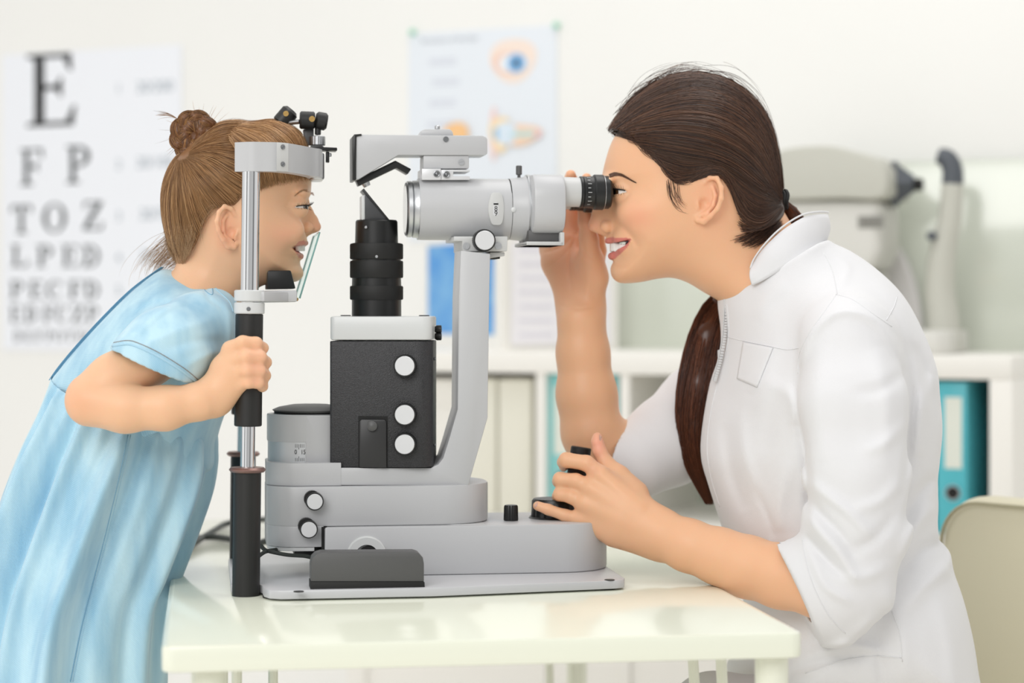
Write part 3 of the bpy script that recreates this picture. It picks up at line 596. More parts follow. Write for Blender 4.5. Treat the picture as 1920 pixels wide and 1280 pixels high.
bar([(984, 63), (986, 64.5), (992, 64.5), (993, 63.5), (1000, 63.5)], 'flange_ring', 'brush', parent=mb)
# binocular housing, wider than tall
bm = bmesh.new(); zc = [Z(326, .08, 1030), Z(437, .08, 1030)]
pts = rrect(.062, .178, zc[1], zc[0], .026, 8); prism(bm, pts, 0, U(995, .09, 390), U(1057, .08, 390), .003); bh = part(bm, 'binocular_housing', 'grey')
bm = bmesh.new(); prism(bm, [(MV-.045, Z(459, .08)), (MV+.045, Z(459, .08)), (MV+.045, Z(452, .08)), (MV-.045, Z(452, .08))], 0, U(986, .08), U(1056, .08), .0008)
box(bm, U(1049, .08), U(1057, .08), MV-.045, MV+.045, Z(459, .08), Z(434, .08), .001)
box(bm, U(986, .08), U(1056, .08), MV-.045, MV+.045, Z(459, .08), Z(455, .08), .0006)
part(bm, 'housing_tray', 'grey2', bh)
bm = bmesh.new(); box(bm, U(992, .08), U(1050, .08), MV-.036, MV+.036, Z(453, .08), Z(430, .08), .001); part(bm, 'tray_recess', 'dgrey', bh)
for v, nm in ((.089, 'near'), (.151, 'far')):
    kk = 2.34/4000; yc = 360; c = D_(1055, yc, .089); c = Vector((c.x, v, c.z)); xx = lambda x: U(x, .089, 360)-c.x
    bm = bmesh.new(); lathe(bm, c, (1, 0, 0), [(0, 28.5*kk), (xx(1088), 27.5*kk)], 48); et = part(bm, 'eyepiece_tube', 'grey2', bh)
    bm = bmesh.new(); lathe(bm, c, (1, 0, 0), [(xx(1086), 29*kk), (xx(1087), 30*kk), (xx(1091), 30*kk), (xx(1092), 29*kk), (xx(1093), 30*kk), (xx(1097), 30*kk), (xx(1098), 29.5*kk), (xx(1111), 30.5*kk), (xx(1112), 32*kk), (xx(1114), 33.5*kk), (xx(1129), 33.5*kk), (xx(1131), 32*kk), (xx(1132), 31.2*kk), (xx(1140), 31.2*kk), (xx(1144), 28*kk), (xx(1144), 20*kk), (xx(1138), 12*kk)], 60); ep = part(bm, 'eyepiece', 'black', bh)
    bm = bmesh.new()
    for a, x0, x1 in [(-.9+.28*i, 1098, 1103+(i % 2)*2) for i in range(8)]:
        r = 30.3*kk; y_ = -math.cos(a)*r; z_ = math.sin(a)*r; b0 = c+Vector((xx(x0), y_, z_)); t = Vector((0, math.sin(a), math.cos(a)))*.0003
        L_ = Vector((xx(x1)-xx(x0), 0, 0)); n_ = Vector((0, y_, z_)).normalized()*.0002
        bm.faces.new([bm.verts.new(b0+n_-t), bm.verts.new(b0+n_+L_-t), bm.verts.new(b0+n_+L_+t), bm.verts.new(b0+n_+t)])
    part(bm, 'diopter_marks', 'edge', bh)
    bm = bmesh.new(); lathe(bm, c, (1, 0, 0), [(xx(1130.6), 32.6*kk), (xx(1131.4), 32.6*kk)], 60); part(bm, 'silver_line', 'brush', bh)
bm = bmesh.new(); cyl(bm, D_(973, 338, MV), (0, 0, 1), .0018, .008); cyl(bm, D_(973, 328, MV), (0, 0, 1), .0034, .0105); part(bm, 'lever_pin', 'dgrey', mb)
bm = bmesh.new(); kk = 2.375/4000
c = D_(963, 393, MV-57.5*kk); lathe(bm, c+Vector((0, .001, 0)), (0, -1, 0), [(0, .003), (.0015, .0028), (.0025, .001)], 20); part(bm, 'index_dot', 'edge', mb)
# oval magnification window
vw = MV-57*kk
bm = bmesh.new(); prism(bm, pxp(cat([(930, 361), (941, 365), (945, 391), (941, 418), (930, 422), (921, 418), (915, 391), (921, 364)], 4, True), vw), 1, vw-.0016, vw+.006, .0008); wn = part(bm, 'magnification_window', 'grey2', mb)
bm = bmesh.new(); prism(bm, pxp(rrect(924, 934, 379, 405, 4.9, 6), vw), 1, vw-.0019, vw-.001); part(bm, 'window_slot', 'knobw', mb)
bm = bmesh.new()
for s, y in (('8', 391.5), ('9', 400.5)): c = D_(929.5, y, vw); text_mesh(bm, s, None, c.x, vw-.0021, c.z, .0078)
prism(bm, pxp([(925, 381), (934, 381), (934, 384), (925, 384)], vw), 1, vw-.0021, vw-.0019)
part(bm, 'window_numbers', 'ink', mb)
# bracket between column and microscope
bv = .078
bm = bmesh.new(); prism(bm, pxp([(851, 443), (952, 443), (951, 471), (867, 471), (867, 452), (851, 452)], bv), 1, bv, .16, .001); bk = part(bm, 'bracket', 'grey2')
bm = bmesh.new(); prism(bm, pxp([(918, 473), (946, 473), (946, 480), (918, 484)], bv+.01), 1, bv+.008, .15, .001); part(bm, 'bracket_foot', 'grey2', bk)
bm = bmesh.new(); prism(bm, pxp([(924, 481), (938, 481), (938, 485), (924, 485)], bv+.01), 1, bv+.012, .14, .0005); part(bm, 'latch', 'dark', bk)
for x, y, s in ((874, 461, 1.2), (934, 461, .3)):
    bm = bmesh.new(); screw(bm, D_(x, y, bv), (0, -1, 0), .0037, .0016, s); part(bm, 'screw', 'brush', bk)
knob(906, 451, 18.2, bv, parent=bk, depth=.013)
# mirror arm on top
av = .098
bm = bmesh.new(); arm = [(667, 252), (905, 254), (912, 257), (914, 262), (914, 288), (910, 291), (747, 291), (673, 336), (667, 337)]
prism(bm, pxp(arm, av), 1, av, .142, .0016); ma = part(bm, 'mirror_arm', 'grey')
bm = bmesh.new(); prism(bm, pxp([(661, 256), (664, 252), (678, 251), (678, 254), (668, 256), (667, 338), (661, 338)], av), 1, av-.002, .144, .0006); part(bm, 'mirror_plate', 'black', ma)
bm = bmesh.new(); prism(bm, pxp([(787, 254), (791, 244), (797, 242), (843, 242), (848, 245), (851, 254)], av+.006), 1, av+.006, .134, .0015); part(bm, 'arm_boss', 'grey', ma)
bm = bmesh.new(); cyl(bm, D_(820, 243, MV), (0, 0, 1), .003, .0045); part(bm, 'boss_pin', 'brush', ma)
bm = bmesh.new(); screw(bm, D_(836, 261, av), (0, -1, 0), .003, .0012, .9); part(bm, 'screw', 'screw', ma)
bm = bmesh.new(); cl = np.array([(670, 343), (742, 307), (767, 320)]); 
prism(bm, pxp([(667, 337), (741, 301), (771, 317), (764, 327), (743, 315), (672, 349)], MV-.008), 1, MV-.010, MV+.010, .0008); pa = part(bm, 'pivot_arm', 'black', ma)
bm = bmesh.new(); p = D_(681, 334, MV); q = D_(687, 341, MV); lathe(bm, p, (D_(686, 344, MV)-p), [(-.004, .007), (.001, .0075), (.003, .0055), (.010, .004)], 24); part(bm, 'pivot_screw', 'brush', ma)
bm = bmesh.new(); prism(bm, pxp([(794, 291), (880, 291), (880, 316), (794, 316)], av), 1, av+.002, .138, .0015); sb = part(bm, 'spacer_block', 'grey')
bm = bmesh.new(); screw(bm, D_(865, 304, av+.002), (0, -1, 0), .0034, .0012, .2); part(bm, 'screw', 'brush', sb)
bm = bmesh.new(); prism(bm, pxp([(791, 316), (827, 316), (827, 337), (791, 337)], av-.004), 1, av-.004, .142, .0008); prism(bm, pxp([(827, 318), (881, 318), (881, 322), (850, 322), (850, 330), (881, 330), (881, 337), (827, 337)], av-.002), 1, av-.002, .142, .0006); dv = part(bm, 'dovetail_mount', 'knobw')
for x, y in ((819, 326), (837, 327)):
    bm = bmesh.new(); lathe(bm, D_(x, y, av-.004), (0, -1, 0), [(-.001, .0038), (.0008, .0038), (.001, .003), (.0006, .0018), (.0022, .0015), (.0024, .0008)], 24); part(bm, 'set_screw', 'screw', dv)
# rail wheel cover at the front
fv_ = -.044
bm = bmesh.new(); prism(bm, pxp([(583, 1090), (583, 1058), (586, 1046), (593, 1039), (603, 1036), (778, 1035), (787, 1038), (793, 1045), (795, 1056), (795, 1090)], fv_), 1, fv_, fv_+.03, .001); rc = part(bm, 'rail_cover', 'dgrey')
bm = bmesh.new(); prism(bm, pxp([(582, 1090), (796, 1090), (797, 1111), (582, 1112)], fv_), 1, fv_-.001, fv_+.031, .001); part(bm, 'cover_foot', 'rub', rc)
# loose lead under the arm
bm = bmesh.new(); tube(bm, cat([tuple(D_(x, y, v)) for x, y, v in ((489, 1022, .06), (496, 1030, .055), (508, 1034, .05), (540, 1040, .05), (570, 1042, .055), (590, 1046, .06), (610, 1048, .07))], 5), .0022, 8); part(bm, 'lamp_lead', 'cable')
bm = bmesh.new(); tube(bm, cat([tuple(D_(x, y, v)) for x, y, v in ((484, 1043, .04), (498, 1034, .05), (520, 1030, .07), (560, 1025, .1))], 5), .0022, 8); part(bm, 'lamp_lead', 'cable')
# ================================================================ implicit surfaces for bodies and cloth
def rc(P, a, b, ra, rb):
    a = np.asarray(a, np.float32); b = np.asarray(b, np.float32); ba = b-a; L = float(ba@ba)+1e-12
    t = np.clip(((P-a)@ba)/L, 0, 1)[:, None]; q = P-a-ba*t
    return np.sqrt((q*q).sum(1))-(ra+(rb-ra)*t[:, 0])
def el(P, c, r, rot=0):        # ellipsoid, rot about the depth axis
    q = P-np.asarray(c, np.float32)
    if rot:
        cs, sn = math.cos(rot), math.sin(rot); q = np.stack([q[:, 0]*cs+q[:, 2]*sn, q[:, 1], -q[:, 0]*sn+q[:, 2]*cs], 1)
    r = np.asarray(r, np.float32); k0 = np.sqrt(((q/r)**2).sum(1)); k1 = np.sqrt(((q/(r*r))**2).sum(1))+1e-9
    return k0*(k0-1)/k1
def smin(a, b, k):
    if np.ndim(k) == 0 and k <= 0: return np.minimum(a, b)
    h = np.clip(.5+.5*(b-a)/k, 0, 1); return b+(a-b)*h-k*h*(1-h)
def smax(a, b, k): return -smin(-a, -b, k)
def J(x, y, Y, r): p = at(x, y, Y); return (p.x, p.y, p.z, r*(Y+2.25)/FPX)
class Field:
    def __init__(s): s.g = []; s.cut = []; s.post = []
    def add(s, lo, hi, fn, k=.004): s.g.append((np.array(lo)-.025, np.array(hi)+.025, fn, k)); return s
    def chain(s, pts, k=.004, ki=0.0):
        Q = [J(*p) for p in pts]; A = np.array(Q); R = A[:, 3].max()
        def fn(P):
            f = None
            for a, b in zip(Q, Q[1:]):
                d = rc(P, a[:3], b[:3], a[3], b[3]); f = d if f is None else smin(f, d, ki)
            return f
        return s.add(A[:, :3].min(0)-R, A[:, :3].max(0)+R, fn, k)
    def ell(s, x, y, Y, r, k=.01, rot=0):
        c = at(x, y, Y); c = np.array([c.x, c.y, c.z]); m = max(r); return s.add(c-m, c+m, lambda P: el(P, c, r, rot), k)
    def sub(s, lo, hi, fn, k=.002): s.cut.append((np.array(lo)-.01, np.array(hi)+.01, fn, k)); return s
    def subell(s, x, y, Y, r, k=.002, rot=0):
        c = at(x, y, Y); c = np.array([c.x, c.y, c.z]); m = max(r); return s.sub(c-m, c+m, lambda P: el(P, c, r, rot), k)
    def box(s): return np.min([g[0] for g in s.g], 0), np.max([g[1] for g in s.g], 0)
    def __call__(s, P):
        F = np.full(len(P), .06, np.float32)
        for lo, hi, fn, k in s.g:
            m = np.all((P > lo) & (P < hi), 1)
            if m.any(): F[m] = smin(F[m], fn(P[m]).astype(np.float32), k)
        for lo, hi, fn, k in s.cut:
            m = np.all((P > lo) & (P < hi), 1)
            if m.any(): F[m] = smax(F[m], -fn(P[m]).astype(np.float32), k)
        for lo, hi, fn, k, add in s.post:
            m = np.all((P > lo) & (P < hi), 1)
            if m.any(): q = fn(P[m]).astype(np.float32); F[m] = smin(F[m], q, k) if add else smax(F[m], -q, k)
        return F
def surface(f, lo, hi, h, B=8, slack=1.6):
    """sparse surface nets -> vertices, quads"""
    lo = np.asarray(lo, float); n = np.ceil((np.asarray(hi)-lo)/(h*B)).astype(int)+1
    g = np.stack(np.meshgrid(*[np.arange(k) for k in n], indexing='ij'), -1).reshape(-1, 3)
    keep = []
    for i in range(0, len(g), 400000):
        b = g[i:i+400000]; P = (lo+(b+.5)*(h*B)).astype(np.float32); keep.append(b[np.abs(f(P)) < h*B*.87*slack])
    g = np.concatenate(keep)
    N = (n*B+2).astype(np.int64); key = lambda c: (c[..., 0]*N[1]+c[..., 1])*N[2]+c[..., 2]
    r = np.arange(B+1); off = np.stack(np.meshgrid(r, r, r, indexing='ij'), -1).reshape(-1, 3)
    VK, VP, Q = [], [], []
    cor = [(a, b, c) for a in (0, 1) for b in (0, 1) for c in (0, 1)]
    ed = [(i, j) for i in range(8) for j in range(i+1, 8) if sum(abs(cor[i][k]-cor[j][k]) for k in range(3)) == 1]
    for i in range(0, len(g), 1500):
        b = g[i:i+1500]; cells = b[:, None, :]*B+off[None]
        V = f((lo+cells.reshape(-1, 3)*h).astype(np.float32)).reshape(len(b), B+1, B+1, B+1)
        s = V < 0
        c8 = [V[:, a:a+B, q:q+B, w:w+B] for a, q, w in cor]; s8 = [x < 0 for x in c8]; cnt = sum(x.astype(np.int8) for x in s8)
        act = (cnt > 0) & (cnt < 8); ii = np.argwhere(act)
        if len(ii) == 0: continue
        vals = [x[act] for x in c8]; acc = np.zeros((len(ii), 3)); num = np.zeros(len(ii))
        for p, q in ed:
            m = (vals[p] < 0) != (vals[q] < 0); d = vals[p]-vals[q]; t = np.where(m, vals[p]/np.where(d == 0, 1, d), 0)
            a = np.array(cor[p]); c = np.array(cor[q]); acc += np.where(m[:, None], a+(c-a)*t[:, None], 0); num += m
        gc = b[ii[:, 0]]*B+ii[:, 1:]; VK.append(key(gc)); VP.append(lo+(gc+acc/num[:, None])*h)
        for ax in range(3):
            s0 = s[:, :B, :B, :B]; sl = [slice(None)]+[slice(0, B)]*3; sl[ax+1] = slice(1, B+1); s1 = s[tuple(sl)]
            jj = np.argwhere(s0 != s1)
            if len(jj) == 0: continue
            inn = s0[tuple(jj.T)]; c = b[jj[:, 0]]*B+jj[:, 1:]; u = np.eye(3, dtype=int)[(ax+1) % 3]; w = np.eye(3, dtype=int)[(ax+2) % 3]
            q = np.stack([key(c-u-w), key(c-w), key(c), key(c-u)], 1); q[~inn] = q[~inn][:, ::-1]; Q.append(q)
    VK = np.concatenate(VK); VP = np.concatenate(VP); Q = np.concatenate(Q)
    o = np.argsort(VK); VK = VK[o]; VP = VP[o]; ix = np.searchsorted(VK, Q); ix = np.clip(ix, 0, len(VK)-1)
    ok = (VK[ix] == Q).all(1); return VP, ix[ok]
def np_mesh(name, V, F):
    me = bpy.data.meshes.new(name); F = np.asarray(F); k = F.shape[1]
    me.vertices.add(len(V)); me.vertices.foreach_set('co', np.asarray(V, np.float32).ravel())
    me.loops.add(F.size); me.loops.foreach_set('vertex_index', F.astype(np.int32).ravel())
    me.polygons.add(len(F)); me.polygons.foreach_set('loop_start', np.arange(0, F.size, k, dtype=np.int32)); me.update(calc_edges=True); me.validate()
    return me
def smooth_v(V, F, it=2, lam=.5):
    n = len(V)
    for _ in range(it):
        acc = np.zeros((n, 3)); cnt = np.zeros(n)
        for a in range(F.shape[1]):
            b = (a+1) % F.shape[1]
            for p, q in ((a, b), (b, a)):
                for c in range(3): acc[:, c] += np.bincount(F[:, p], V[F[:, q], c], n)
                cnt += np.bincount(F[:, p], minlength=n)
        m = cnt > 0; V = V.copy(); V[m] += lam*(acc[m]/cnt[m, None]-V[m])
    return V
def eyelids(F, x, y, Y, r, s, dirx, up, dn):
    """closed lid bulge over the eyeball, then the almond opening cut through it"""
    c = np.array(at(x, y, Y), np.float32); F.post.append((c-r-.02, c+r+.02, lambda P: np.sqrt(((P-c)**2).sum(1))-(r+.0012), .0045, True))
    th = dirx*s*.32; cs, sn = math.cos(th), math.sin(th)
    def fn(P):
        q = P-c; X = q[:, 0]*cs+q[:, 1]*sn; Y_ = -q[:, 0]*sn+q[:, 1]*cs; n = np.sqrt((q**2).sum(1))+1e-9
        az = np.arctan2(Y_, X*dirx); e = np.arcsin(np.clip(q[:, 2]/n, -1, 1)); o = np.maximum(np.cos(np.clip(az*1.05, -PI/2, PI/2)), 0)**.7
        h = (up-dn)/2*o; m = (up+dn)/2*o; return np.maximum(np.maximum((np.abs(e-m)-h)*n, (r-.003)-n), n-(r+.010)).astype(np.float32)
    F.post.append((c-r-.02, c+r+.02, fn, .0006, False))
def build(name, f, h, m, T, color=None, it=1, parent=None, label=None, box=None):
    lo, hi = box or f.box(); V, F = surface(f, lo, hi, h)
    if it: V = smooth_v(V, F, it)
    me = np_mesh(name, V, F)
    if color is not None:
        a = me.color_attributes.new('tint', 'FLOAT_COLOR', 'POINT'); c = color(V); a.data.foreach_set('color', np.concatenate([c, np.ones((len(c), 1))], 1).astype(np.float32).ravel())
    return link(me, name, m, T, parent, label, 180)
# ---- 2-D outline maps, measured in photo pixels on the person's middle plane
class Outline:
    def __init__(s, poly, x0, x1, y0, y1, Y, step=2, closed=True, n=6):
        s.Y = Y; s.k = (Y+2.25)/FPX; s.x0, s.y0, s.st = x0, y0, step
        s.gx = np.arange(x0, x1+step, step); s.gy = np.arange(y0, y1+step, step)
        P = cat(poly, n, True) if n > 1 else np.array(poly, float); s.poly = P
        X, Yg = np.meshgrid(s.gx, s.gy); q = np.stack([X.ravel(), Yg.ravel()], 1).astype(float)
        D = np.full(len(q), 1e9); ins = np.zeros(len(q), bool)
        for a, b in zip(P, np.roll(P, -1, 0)):
            ab = b-a; t = np.clip(((q-a)@ab)/(ab@ab+1e-9), 0, 1); d = ((q-a-ab*t[:, None])**2).sum(1); D = np.minimum(D, d)
            c = ((a[1] > q[:, 1]) != (b[1] > q[:, 1])); ins ^= c & (q[:, 0] < (b[0]-a[0])*(q[:, 1]-a[1])/(b[1]-a[1]+1e-12)+a[0])
        s.d = (np.where(ins, 1, -1)*np.sqrt(D)).reshape(X.shape)*s.k; s.X, s.Yg = X, Yg
    def field(s, ctrl, c=28.0):
        """smooth map through (x, y, value) control points"""
        Q = np.array(ctrl, float); n = len(Q); D = np.sqrt(((Q[:, None, :2]-Q[None, :, :2])**2).sum(2)+c*c)
        A = np.zeros((n+1, n+1)); A[:n, :n] = D-np.eye(n)*3; A[:n, n] = A[n, :n] = 1; w = np.linalg.solve(A, np.append(Q[:, 2], 0)); r = w[n]
        for (x, y, v), k in zip(ctrl, w): r = r+k*np.sqrt((s.X-x)**2+(s.Yg-y)**2+c*c)
        return np.clip(r, Q[:, 2].min()*.9, Q[:, 2].max()*1.04)
    def ridges(s, items):
        H = np.zeros(s.X.shape)
        for pts, amp, wd in items:
            P = cat(pts, 6); L = len(P); best = np.full(s.X.shape, 1e9); tt = np.zeros(s.X.shape)
            for i, (a, b) in enumerate(zip(P, P[1:])):
                ab = b-a; t = np.clip(((s.X-a[0])*ab[0]+(s.Yg-a[1])*ab[1])/(ab@ab+1e-9), 0, 1)
                d = np.hypot(s.X-a[0]-ab[0]*t, s.Yg-a[1]-ab[1]*t); m = d < best; best = np.where(m, d, best); tt = np.where(m, (i+t)/(L-1), tt)
            H += amp*np.exp(-(best/wd)**2)*np.sin(np.clip(tt, .02, .98)*PI)**.6
        return H
    def samp(s, G, x, y):
        u = np.clip((x-s.x0)/s.st, 0, G.shape[1]-1.001); v = np.clip((y-s.y0)/s.st, 0, G.shape[0]-1.001)
        i = u.astype(int); j = v.astype(int); a = u-i; b = v-j
        return (G[j, i]*(1-a)+G[j, i+1]*a)*(1-b)+(G[j+1, i]*(1-a)+G[j+1, i+1]*a)*b
    def pix(s, P): return 960+P[:, 0]/s.k, 573-(P[:, 2]-1.05)/s.k
    def puff(s, W, R, H=None, e=2.0):
        def fn(P):
            x, y = s.pix(P); d = s.samp(s.d, x, y); w = s.samp(W, x, y) if hasattr(W, 'shape') else W; r = s.samp(R, x, y) if hasattr(R, 'shape') else R
            a = np.maximum(1-d/r, 0); b = np.abs(P[:, 1]-s.Y)/w; q = (a**e+b**e)**(1/e)+1e-6
            g = np.sqrt((a/q/r)**2+(b/q/w)**2)+1e-6; f = (q-1)/np.maximum(g, 1/np.maximum(r, w))
            if H is not None: f = f-s.samp(H, x, y)*np.clip((s.Y-P[:, 1])/.02, 0, 1)
            return f
        return fn
    def width(s, x, y, W, R, e=2.0):
        d = s.samp(s.d, x, y); r = s.samp(R, x, y) if hasattr(R, 'shape') else R; w = s.samp(W, x, y) if hasattr(W, 'shape') else W
        a = np.clip(1-d/r, 0, 1); return w*(1-a**e)**(1/e)
def add_puff(F, o, W, R, k, H=None, e=2.0):
    p = o.poly; w = W.max() if hasattr(W, 'max') else W
    lo = np.array([(p[:, 0].min()-960)*o.k, o.Y-w, 1.05-(p[:, 1].max()-573)*o.k]); hi = np.array([(p[:, 0].max()-960)*o.k, o.Y+w, 1.05-(p[:, 1].min()-573)*o.k])
    F.add(lo, hi, o.puff(W, R, H, e), k)
def strands(name, S_, r, m, T, parent=None, col=None, jitter=.35, taper=True):
    """many thin three-sided hairs as one mesh; S_ = list of (k,3) arrays of equal length"""
    A = np.asarray(S_, float); n, k, _ = A.shape; t = np.gradient(A, axis=1); t /= np.linalg.norm(t, axis=2, keepdims=True)+1e-9
    up = np.array([.3, .9, .2]); u = np.cross(t, up); u /= np.linalg.norm(u, axis=2, keepdims=True)+1e-9; w = np.cross(t, u)
    rr = (r if np.ndim(r) else np.full(n, r))[:, None, None]*np.ones((n, k, 1))
    if taper: rr = rr*np.clip(1.15-np.linspace(0, 1, k)**3, .15, 1)[None, :, None]
    V = np.stack([A+rr*(u*math.cos(a)+w*math.sin(a)) for a in (0, 2*PI/3, 4*PI/3)], 2)
    ix = np.arange(n*k*3).reshape(n, k, 3); Fs = []
    for a in range(3): b = (a+1) % 3; Fs.append(np.stack([ix[:, :-1, a], ix[:, :-1, b], ix[:, 1:, b], ix[:, 1:, a]], -1).reshape(-1, 4))
    me = np_mesh(name, V.reshape(-1, 3), np.concatenate(Fs))
    if col is not None:
        c = np.repeat(col, k*3, 0); a = me.color_attributes.new('tint', 'FLOAT_COLOR', 'POINT'); a.data.foreach_set('color', np.concatenate([c, np.ones((len(c), 1))], 1).astype(np.float32).ravel())
    return link(me, name, m, T, parent, None, 180)
def comb(guides, n, o, W, R, sides=(-1, 1), lift=.001, k=14, jit=3.0, tr=(0, 1), e=2.0, lj=.0012, trim=(0, 0)):
    """hairs blended between neighbouring guide curves (photo pixels on outline o), laid on its puffed surface"""
    G_ = [cat(g, 8) for g in guides]; G_ = np.array([np.stack([np.interp(np.linspace(0, 1, k), np.linspace(0, 1, len(g)), g[:, c]) for c in (0, 1)], 1) for g in G_]); out = []
    for s in sides:
        for _ in range(n):
            u = (tr[0]+(tr[1]-tr[0])*RNG.random())*(len(G_)-1); i = min(int(u), len(G_)-2); a = u-i
            c = G_[i]*(1-a)+G_[i+1]*a; ph = RNG.random()*6.28; t = np.linspace(0, 1, k)
            j0 = RNG.normal(0, jit, 2)*.5; c = c+j0[None]+np.stack([np.sin(t*4+ph), np.cos(t*5+ph)], 1)*jit*.35
            a0, a1 = RNG.random()*trim[0], 1-RNG.random()*trim[1]; tt = np.linspace(a0, a1, k); c = np.stack([np.interp(tt, t, c[:, q]) for q in (0, 1)], 1)
            w = o.width(c[:, 0], c[:, 1], W, R, e)+lift+abs(RNG.normal(0, lj))
            out.append(np.stack([(c[:, 0]-960)*o.k, o.Y+s*w, 1.05-(c[:, 1]-573)*o.k], 1))
    return out
from mathutils.bvhtree import BVHTree
class Skin:                    # finds the point of a built surface behind a photo point
    def __init__(s, obj, T):
        me = obj.data; n = len(me.vertices); co = np.empty(n*3, np.float32); me.vertices.foreach_get('co', co); co = co.reshape(-1, 3)
        off = T.off if isinstance(T, Thing) else Vector((0, 0, 0)); co = co+np.array(off)
        s.t = BVHTree.FromPolygons([tuple(v) for v in co.tolist()], [tuple(p.vertices) for p in me.polygons])
    def hit(s, x, y, lift=0):
        d = Vector(((x-960)/FPX, 1, -(y-573)/FPX)).normalized(); p, n, _, _ = s.t.ray_cast(Vector(EYE), d)
        return (p-d*lift) if p is not None else None
    def line(s, pts, lift=.0004, n=8):
        q = [s.hit(x, y, lift) for x, y in cat(pts, n)]; return [p for p in q if p is not None]
def lins(h): return np.array(lin(h)[:3])
def skin_mat(name):
    m = mat(name, 'e9bd98', .42, sss=.35, attr='tint', bump=.12, bscale=900); m.node_tree.nodes['Principled BSDF'].inputs['Specular IOR Level'].default_value = .35; return m
def hair_mat(name, rough=.36):
    m = mat(name, '5a3a28', rough, attr='tint'); p = m.node_tree.nodes['Principled BSDF']; p.inputs['Specular IOR Level'].default_value = .45; return m
def inpoly(x, y, poly):
    P = np.array(poly, float); r = np.zeros(len(x), bool)
    for a, b in zip(P, np.roll(P, -1, 0)): r ^= ((a[1] > y) != (b[1] > y)) & (x < (b[0]-a[0])*(y-a[1])/(b[1]-a[1]+1e-12)+a[0])
    return r
# ================================================================ the doctor
WY = .14
DOC = Thing('person', 'woman in white coat seated right of the slit lamp, looking through its eyepiece', 'person', WORLD, (at(1600, 900, WY).x, WY, 0))
SK = skin_mat('warm_skin')
head = [(1166, 236), (1147, 266), (1136, 298), (1130, 325), (1130, 345), (1138, 362), (1142, 385), (1143, 410), (1142, 436), (1141, 448), (1147, 462), (1149, 478), (1150, 490), (1145, 501), (1146, 515),
 (1154, 526), (1168, 531), (1200, 529), (1236, 522), (1262, 521), (1290, 530), (1320, 548), (1350, 566), (1400, 610), (1450, 650), (1530, 600), (1535, 530), (1500, 450), (1474, 405), (1456, 372), (1450, 330), (1448, 290), (1430, 235), (1396, 187), (1345, 157), (1290, 148), (1232, 166), (1194, 198)]
ho = Outline(head, 1080, 1580, 100, 700, WY, n=5)
HW = ho.field([(1140, 300, .052), (1180, 270, .062), (1250, 230, .068), (1340, 260, .076), (1400, 300, .074), (1300, 180, .068), (1420, 220, .07), (1230, 330, .066), (1138, 350, .046), (1160, 345, .052), (1170, 360, .0475), (1162, 380, .050), (1188, 362, .057), (1200, 395, .063),
  (1150, 420, .036), (1180, 440, .050), (1165, 470, .036), (1155, 500, .030), (1175, 510, .038), (1230, 450, .060), (1280, 420, .066), (1240, 500, .050), (1290, 480, .056), (1330, 440, .062), (1400, 400, .062), (1350, 520, .056), (1420, 500, .055), (1440, 430, .05), (1420, 600, .075), (1500, 560, .07)])
HR = ho.field([(1140, 290, .050), (1200, 240, .075), (1340, 200, .09), (1440, 300, .085), (1136, 350, .040), (1160, 380, .040), (1148, 420, .034), (1150, 460, .030), (1155, 500, .030), (1200, 510, .045), (1300, 500, .05), (1400, 560, .05), (1300, 350, .08), (1460, 450, .05), (1250, 480, .05)])
B = None
B = Field(); HH = ho.ridges([([(1150, 418), (1166, 430), (1184, 450), (1192, 468)], -.0028, 5), ([(1176, 432), (1200, 440), (1214, 462)], .0016, 12), ([(1152, 494), (1165, 498), (1178, 508)], -.0008, 5), ([(1160, 378), (1176, 384), (1190, 382)], -.0006, 3)])
add_puff(B, ho, HW, HR, .004, HH, e=2.15)
Sy = lambda s, d: WY+s*d
# nose
B.chain([(1139, 355, WY, 8), (1130, 378, WY, 9), (1121, 399, WY, 9.5), (1114, 420, WY, 10.5)], .006, .004)
B.chain([(1146, 375, WY, 12), (1140, 400, WY, 16), (1136, 418, WY, 17)], .010, .006)
B.chain([(1114, 424, WY, 9.5), (1128, 433, WY, 7), (1142, 437, WY, 8)], .004)
for s in (-1, 1):
    B.ell(1138, 425, Sy(s, .0125), (.0078, .0058, .0068), .0025)
    B.subell(1130, 434.5, Sy(s, .0095), (.0062, .0036, .0024), .0012, -.12)
    # brow, cheek, jaw forms
    B.ell(1196, 398, Sy(s, .040), (.022, .018, .016), .016)
    B.ell(1168, 452, Sy(s, .026), (.010, .010, .012), .010)
    B.ell(1143, 340, Sy(s, .026), (.008, .022, .006), .010)
    # eye sockets
    B.subell(1153, 359, Sy(s, .043), (.013, .010, .0075), .008, -.1)
    eyelids(B, 1170, 360, Sy(s, .033), .0120, s, -1, .21, -.21)
# lips, laid along the face surface towards the corners of the smile
lw = lambda o, x, y, W, R, k=.0012: float(o.width(np.array([x], float), np.array([y], float), W, R, 2.15)[0])-k
for s in (-1, 1):
    B.chain([(1140, 451.5, WY, 5.2), (1144, 450.5, Sy(s, .008), 5.2), (1155, 449, Sy(s, .75*lw(ho, 1155, 449, HW, HR)), 4.4), (1167, 448, Sy(s, lw(ho, 1167, 448, HW, HR)), 3.4), (1181, 448, Sy(s, lw(ho, 1181, 448, HW, HR)), 1.8)], .0025, .003)
    B.chain([(1147, 480, WY, 6.5), (1151, 479, Sy(s, .009), 6.2), (1160, 473, Sy(s, .75*lw(ho, 1160, 473, HW, HR)), 5), (1170, 465, Sy(s, lw(ho, 1170, 465, HW, HR)), 3.6), (1181, 452, Sy(s, lw(ho, 1181, 452, HW, HR)), 1.8)], .0025, .003)
